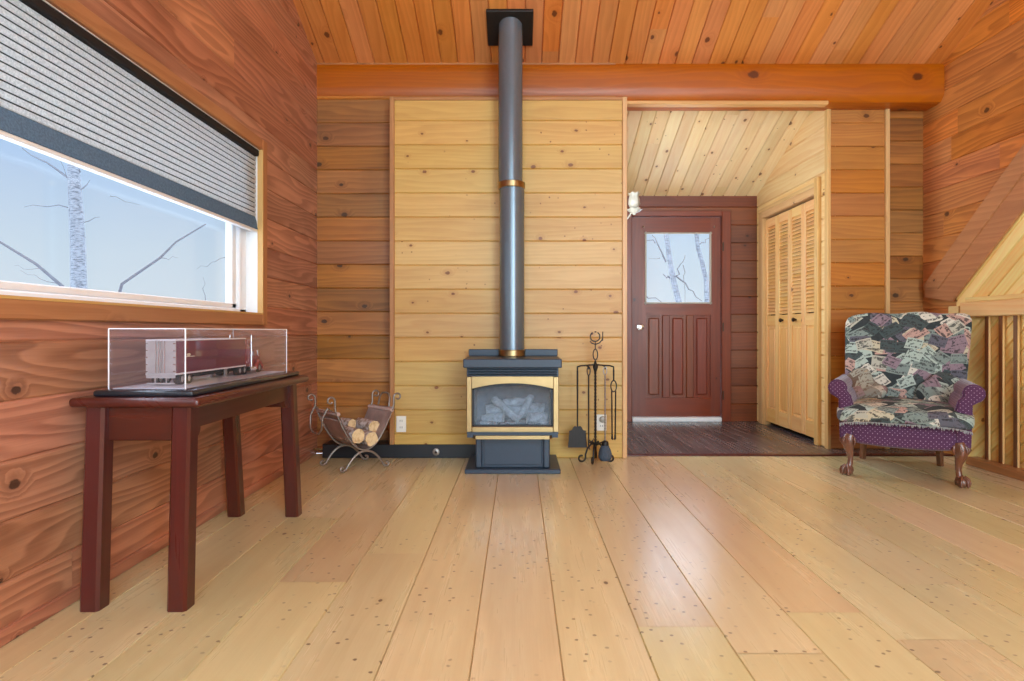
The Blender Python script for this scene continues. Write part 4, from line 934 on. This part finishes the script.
for x in fx: m.tube([(x, -.388+.02*abs(x), .366-.026*(abs(x)/.36)**4), (x+R.uniform(-.006, .006), -.392+.02*abs(x), .354-.03*(abs(x)/.36)**4+R.uniform(-.008, .006))], [.0042, .0025], 5)
fg = m.build('fringe', 'fringe', se); fg['kind'] = 'stuff'
for q in (-1, 1):
    m = MB()
    def bw(c, q=q): 
        return Vector((c.x+.012*math.sin(c.z*34+q), c.y+.02*math.sin(c.z*26+c.x*20), c.z))
    m.pillow(.115, .045, .13, 3.2, 12, fn=bw, grain='x', mat=Matrix.Translation((q*.225, .125, .53)) @ Matrix.Rotation(q*.72, 4, 'Y') @ Matrix.Rotation(-q*.55, 4, 'Z') @ Matrix.Rotation(-.25, 4, 'X'))
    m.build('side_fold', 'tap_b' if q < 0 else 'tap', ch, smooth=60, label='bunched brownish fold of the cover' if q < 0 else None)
for q in (-1, 1):
    m = MB(); o_ = Vector((q*.7, -.7, 0)); b0 = Vector((q*.285, -.275, 0))
    prof = [(.0, .262, .034), (.008, .235, .04), (.014, .205, .038), (.010, .175, .029), (.0, .14, .021), (-.004, .105, .0165), (.0, .075, .0165), (.01, .05, .022), (.016, .036, .024)]
    m.tube([b0+o_*a+Vector((0, 0, z)) for a, z, r in prof], [r for a, z, r in prof], 14); lgm = m.build('front_leg', 'chair_leg', ch, smooth=60)
    c = b0+o_*.02; m = MB(); m.lathe([(.0, .0), (.02, .004), (.031, .018), (.034, .032), (.029, .048), (.016, .06), (0, .062)], c, 16)
    for ang in (-100, -45, 10, 135): 
        a = math.radians(ang if q > 0 else 180-ang); dv = Vector((math.cos(a), math.sin(a), 0))
        m.tube([c+dv*.012+Vector((0, 0, .066)), c+dv*.033+Vector((0, 0, .05)), c+dv*.04+Vector((0, 0, .028)), c+dv*.037+Vector((0, 0, .006))], [.008, .0085, .008, .005], 8)
    m.build('claw_foot', 'chair_leg', lgm, smooth=60)
    m = MB()
    for k in range(5):
        a = -1.4+.7*k; dv = (Matrix.Rotation(a, 3, 'Z') @ o_.normalized()); p = b0+dv*.044
        m.tube([p+Vector((0, 0, .25)), p+dv*.008+Vector((0, 0, .225)), p+dv*-.002+Vector((0, 0, .195))], [.006, .010, .003], 6)
    m.build('carved_knee', 'chair_leg', lgm, smooth=60)
    m = MB(); m.tube([(q*.22, .27, .26), (q*.222, .285, .16), (q*.228, .31, .07), (q*.232, .34, 0)], [.028, .024, .021, .02], 4); m.build('back_leg', 'chair_leg', ch)

# ------------------------------------------------------------------ outdoors
box('snow_ground', 'snow', (-60, 60, -60, 90, -1.2, -1.0), bevel=0, **S)
def branchy(name, label, trunk, r0, r1, branches, mat='bark'):
    t = thing(name, label, 'tree', (trunk[0][0], trunk[0][1], -1))
    L_ = len(trunk); m = MB(); m.tube(trunk, [r0+(r1-r0)*k/(L_-1) for k in range(L_)], 10); m.build('trunk', mat, t, smooth=60)
    for path, r in branches: m = MB(); m.tube(path, [.75*r*(1-.7*k/(len(path)-1)) for k in range(len(path))], 6); m.build('branch', 'twig', t, smooth=60)
def Q(px, py, Y): return tuple(P(px, py, Y))
def wig(p, q, Y, n=6, a=2.): 
    return [Q(p[0]+(q[0]-p[0])*k/n+(R.uniform(-a, a) if 0 < k < n else 0), p[1]+(q[1]-p[1])*k/n+(R.uniform(-a, a) if 0 < k < n else 0), Y+.3*k/n) for k in range(n+1)]
YT = 12.
g = Q(79, 331, YT); tr0 = [(g[0], YT, -1.1), Q(79, 300, YT), Q(78, 250, YT), Q(76, 210, YT), Q(74, 176, YT), Q(73, 165, YT)]
branchy('birch_tree', 'frosted birch trunk with broken top standing outside the left window', tr0, .15, .10, [
    (wig((71, 180), (22, 148), YT), .035), (wig((75, 207), (24, 207), YT), .018), (wig((80, 190), (90, 180), YT, 3), .02), (wig((80, 172), (81, 160), YT, 3), .02), (wig((80, 222), (100, 217), YT, 4), .015), (wig((80, 245), (86, 237), YT, 3), .015), (wig((76, 190), (60, 160), YT, 4), .012)])
YT = 9.
g = Q(110, 331, YT)
branchy('bare_sapling', 'thin bare sapling leaning across the lower left window pane', [(g[0], YT, -1.1), Q(112, 320, YT), Q(122, 284, YT), Q(160, 258, YT), Q(176, 242, YT), Q(206, 224, YT)], .03, .008, [(wig((160, 258), (178, 258), YT, 4), .008), (wig((110, 196), (140, 205), YT, 4), .006)], 'twig')
g = Q(75, 331, 8.)
branchy('bare_sapling', 'bare branch rising toward the far left edge of the window', [(g[0], 8., -1.1), Q(72, 300, 8.), Q(62, 286, 8.), Q(36, 264, 8.), Q(0, 242, 8.), Q(-40, 222, 8.)], .03, .012, [(wig((45, 271), (14, 266), 8.), .006), (wig((62, 286), (20, 270), 8.), .007)], 'twig')
g = Q(229, 331, 12.)
branchy('bare_sapling', 'slender upright sapling near the right edge of the left window', [(g[0], 12., -1.1), Q(229, 305, 12.), Q(228, 270, 12.), Q(226.5, 246, 12.)], .035, .012, [(wig((227, 257), (197, 269), 12.), .01), (wig((227, 257), (240, 259), 12., 3), .01), (wig((206, 303), (203, 277), 12., 4), .01)], 'twig')
YT = 14.
g = Q(682, 331, YT)
branchy('birch_tree', 'leaning pale birch seen in the middle of the entry door glass', [(g[0]+.1, YT, -1.1), Q(679, 303, YT), Q(673, 279, YT), Q(669, 255, YT), Q(666, 233, YT), Q(661, 200, YT)], .075, .05, [
    (wig((666, 262), (652, 235), YT), .03), (wig((655, 243), (645, 240), YT, 3), .018), (wig((672, 280), (663, 274), YT, 3), .035), (wig((676, 276), (702, 301), YT), .03), (wig((676, 276), (685, 255), YT), .022), (wig((683, 265), (685, 302), YT), .012), (wig((645, 295), (664, 304), YT, 4), .02), (wig((660, 258), (648, 258), YT, 3), .01)])
g = Q(708, 331, YT)
branchy('birch_tree', 'curved pale birch at the right edge of the entry door glass', [(g[0]+.1, YT, -1.1), Q(707, 305, YT), Q(706, 280, YT), Q(702, 262, YT), Q(698, 248, YT), Q(696, 230, YT), Q(694, 200, YT)], .06, .045, [(wig((698, 246), (710, 238), YT, 4), .02)])

# ------------------------------------------------------------------ world, lights, camera
wd = bpy.data.worlds.new('winter sky'); SC.world = wd; wd.use_nodes = True; nt = wd.node_tree; nt.nodes.clear()
out = nt.nodes.new('ShaderNodeOutputWorld'); bg = nt.nodes.new('ShaderNodeBackground'); tc = nt.nodes.new('ShaderNodeTexCoord'); sp = nt.nodes.new('ShaderNodeSeparateXYZ'); cr = nt.nodes.new('ShaderNodeValToRGB')
nt.links.new(tc.outputs['Generated'], sp.inputs[0]); nt.links.new(sp.outputs[2], cr.inputs[0]); nt.links.new(cr.outputs[0], bg.inputs[0]); nt.links.new(bg.outputs[0], out.inputs[0])
e = cr.color_ramp.elements; e[0].position = 0; e[0].color = lin((228, 236, 242)); e[1].position = .45; e[1].color = lin((222, 232, 246))
for p, c in ((.12, (212, 227, 241)), (.25, (186, 210, 242))): x = e.new(p); x.color = lin(c)
st_ = nt.nodes.new('ShaderNodeMapRange'); nt.links.new(sp.outputs[2], st_.inputs[0]); st_.interpolation_type = 'SMOOTHSTEP'
for k, v in enumerate((.25, .40, 1.12, 6.5)): st_.inputs[1+k].default_value = v
nt.links.new(st_.outputs[0], bg.inputs[1])
def area(name, loc, rot, sx, sy, energy, col, portal=False):
    l = bpy.data.lights.new(name, 'AREA'); l.shape = 'RECTANGLE'; l.size = sx; l.size_y = sy; l.energy = energy; l.color = col
    if portal: l.cycles.is_portal = True
    o = bpy.data.objects.new(name, l); COL.objects.link(o); o.location = loc; o.rotation_euler = rot; return o
D90 = math.radians(90)
for a, b, en in ((-1.2, .75, 115), (1.05, 3.0, 275)):
    area('daylight', ((a+b)/2, YBACK-.2, 2.1), (D90, 0, 0), b-a, 3.5, en, (.78, 1.0, 1.1))
area('daylight', (XPR-.06, YB+.32, 1.475), (0, -D90, 0), 1.45, .48, 30, (.82, 1.0, 1.08))  # lamp added behind the unseen foyer window to brighten closet wall and ceiling
area('daylight', (XL-.3, (WY0+WY1)/2, (WZ0+1.5)/2), (0, -D90, 0), .5, WY1-WY0, 10, (1, 1, 1), True)
area('daylight', ((gx0+gx1)/2, YD+.2, (gz0+gz1)/2), (-D90, 0, 0), gx1-gx0, gz1-gz0, 10, (1, 1, 1), True)
cam = bpy.data.cameras.new('camera'); co = bpy.data.objects.new('camera', cam); COL.objects.link(co)
co.location = (0, 0, H); co.rotation_euler = (D90, 0, 0); cam.sensor_fit = 'HORIZONTAL'; cam.sensor_width = 36; cam.lens = F/1024*36
cam.shift_x = -(CX-512)/1024; cam.shift_y = -(340.5-CY)/1024; cam.clip_start = .02; cam.clip_end = 300
SC.camera = co
vs = SC.view_settings; SC.display_settings.display_device = 'sRGB'; vs.view_transform = 'Standard'; vs.look = 'None'; vs.gamma = 1; vs.use_curve_mapping = False; vs.exposure = -0.12
cy = SC.cycles; cy.use_denoising = True; cy.max_bounces = 10; cy.diffuse_bounces = 5; cy.glossy_bounces = 4; cy.transparent_max_bounces = 16; cy.sample_clamp_indirect = 6; cy.caustics_reflective = False; cy.caustics_refractive = False
for o in list(bpy.data.objects):
    if 'world_built' in o: del o['world_built']
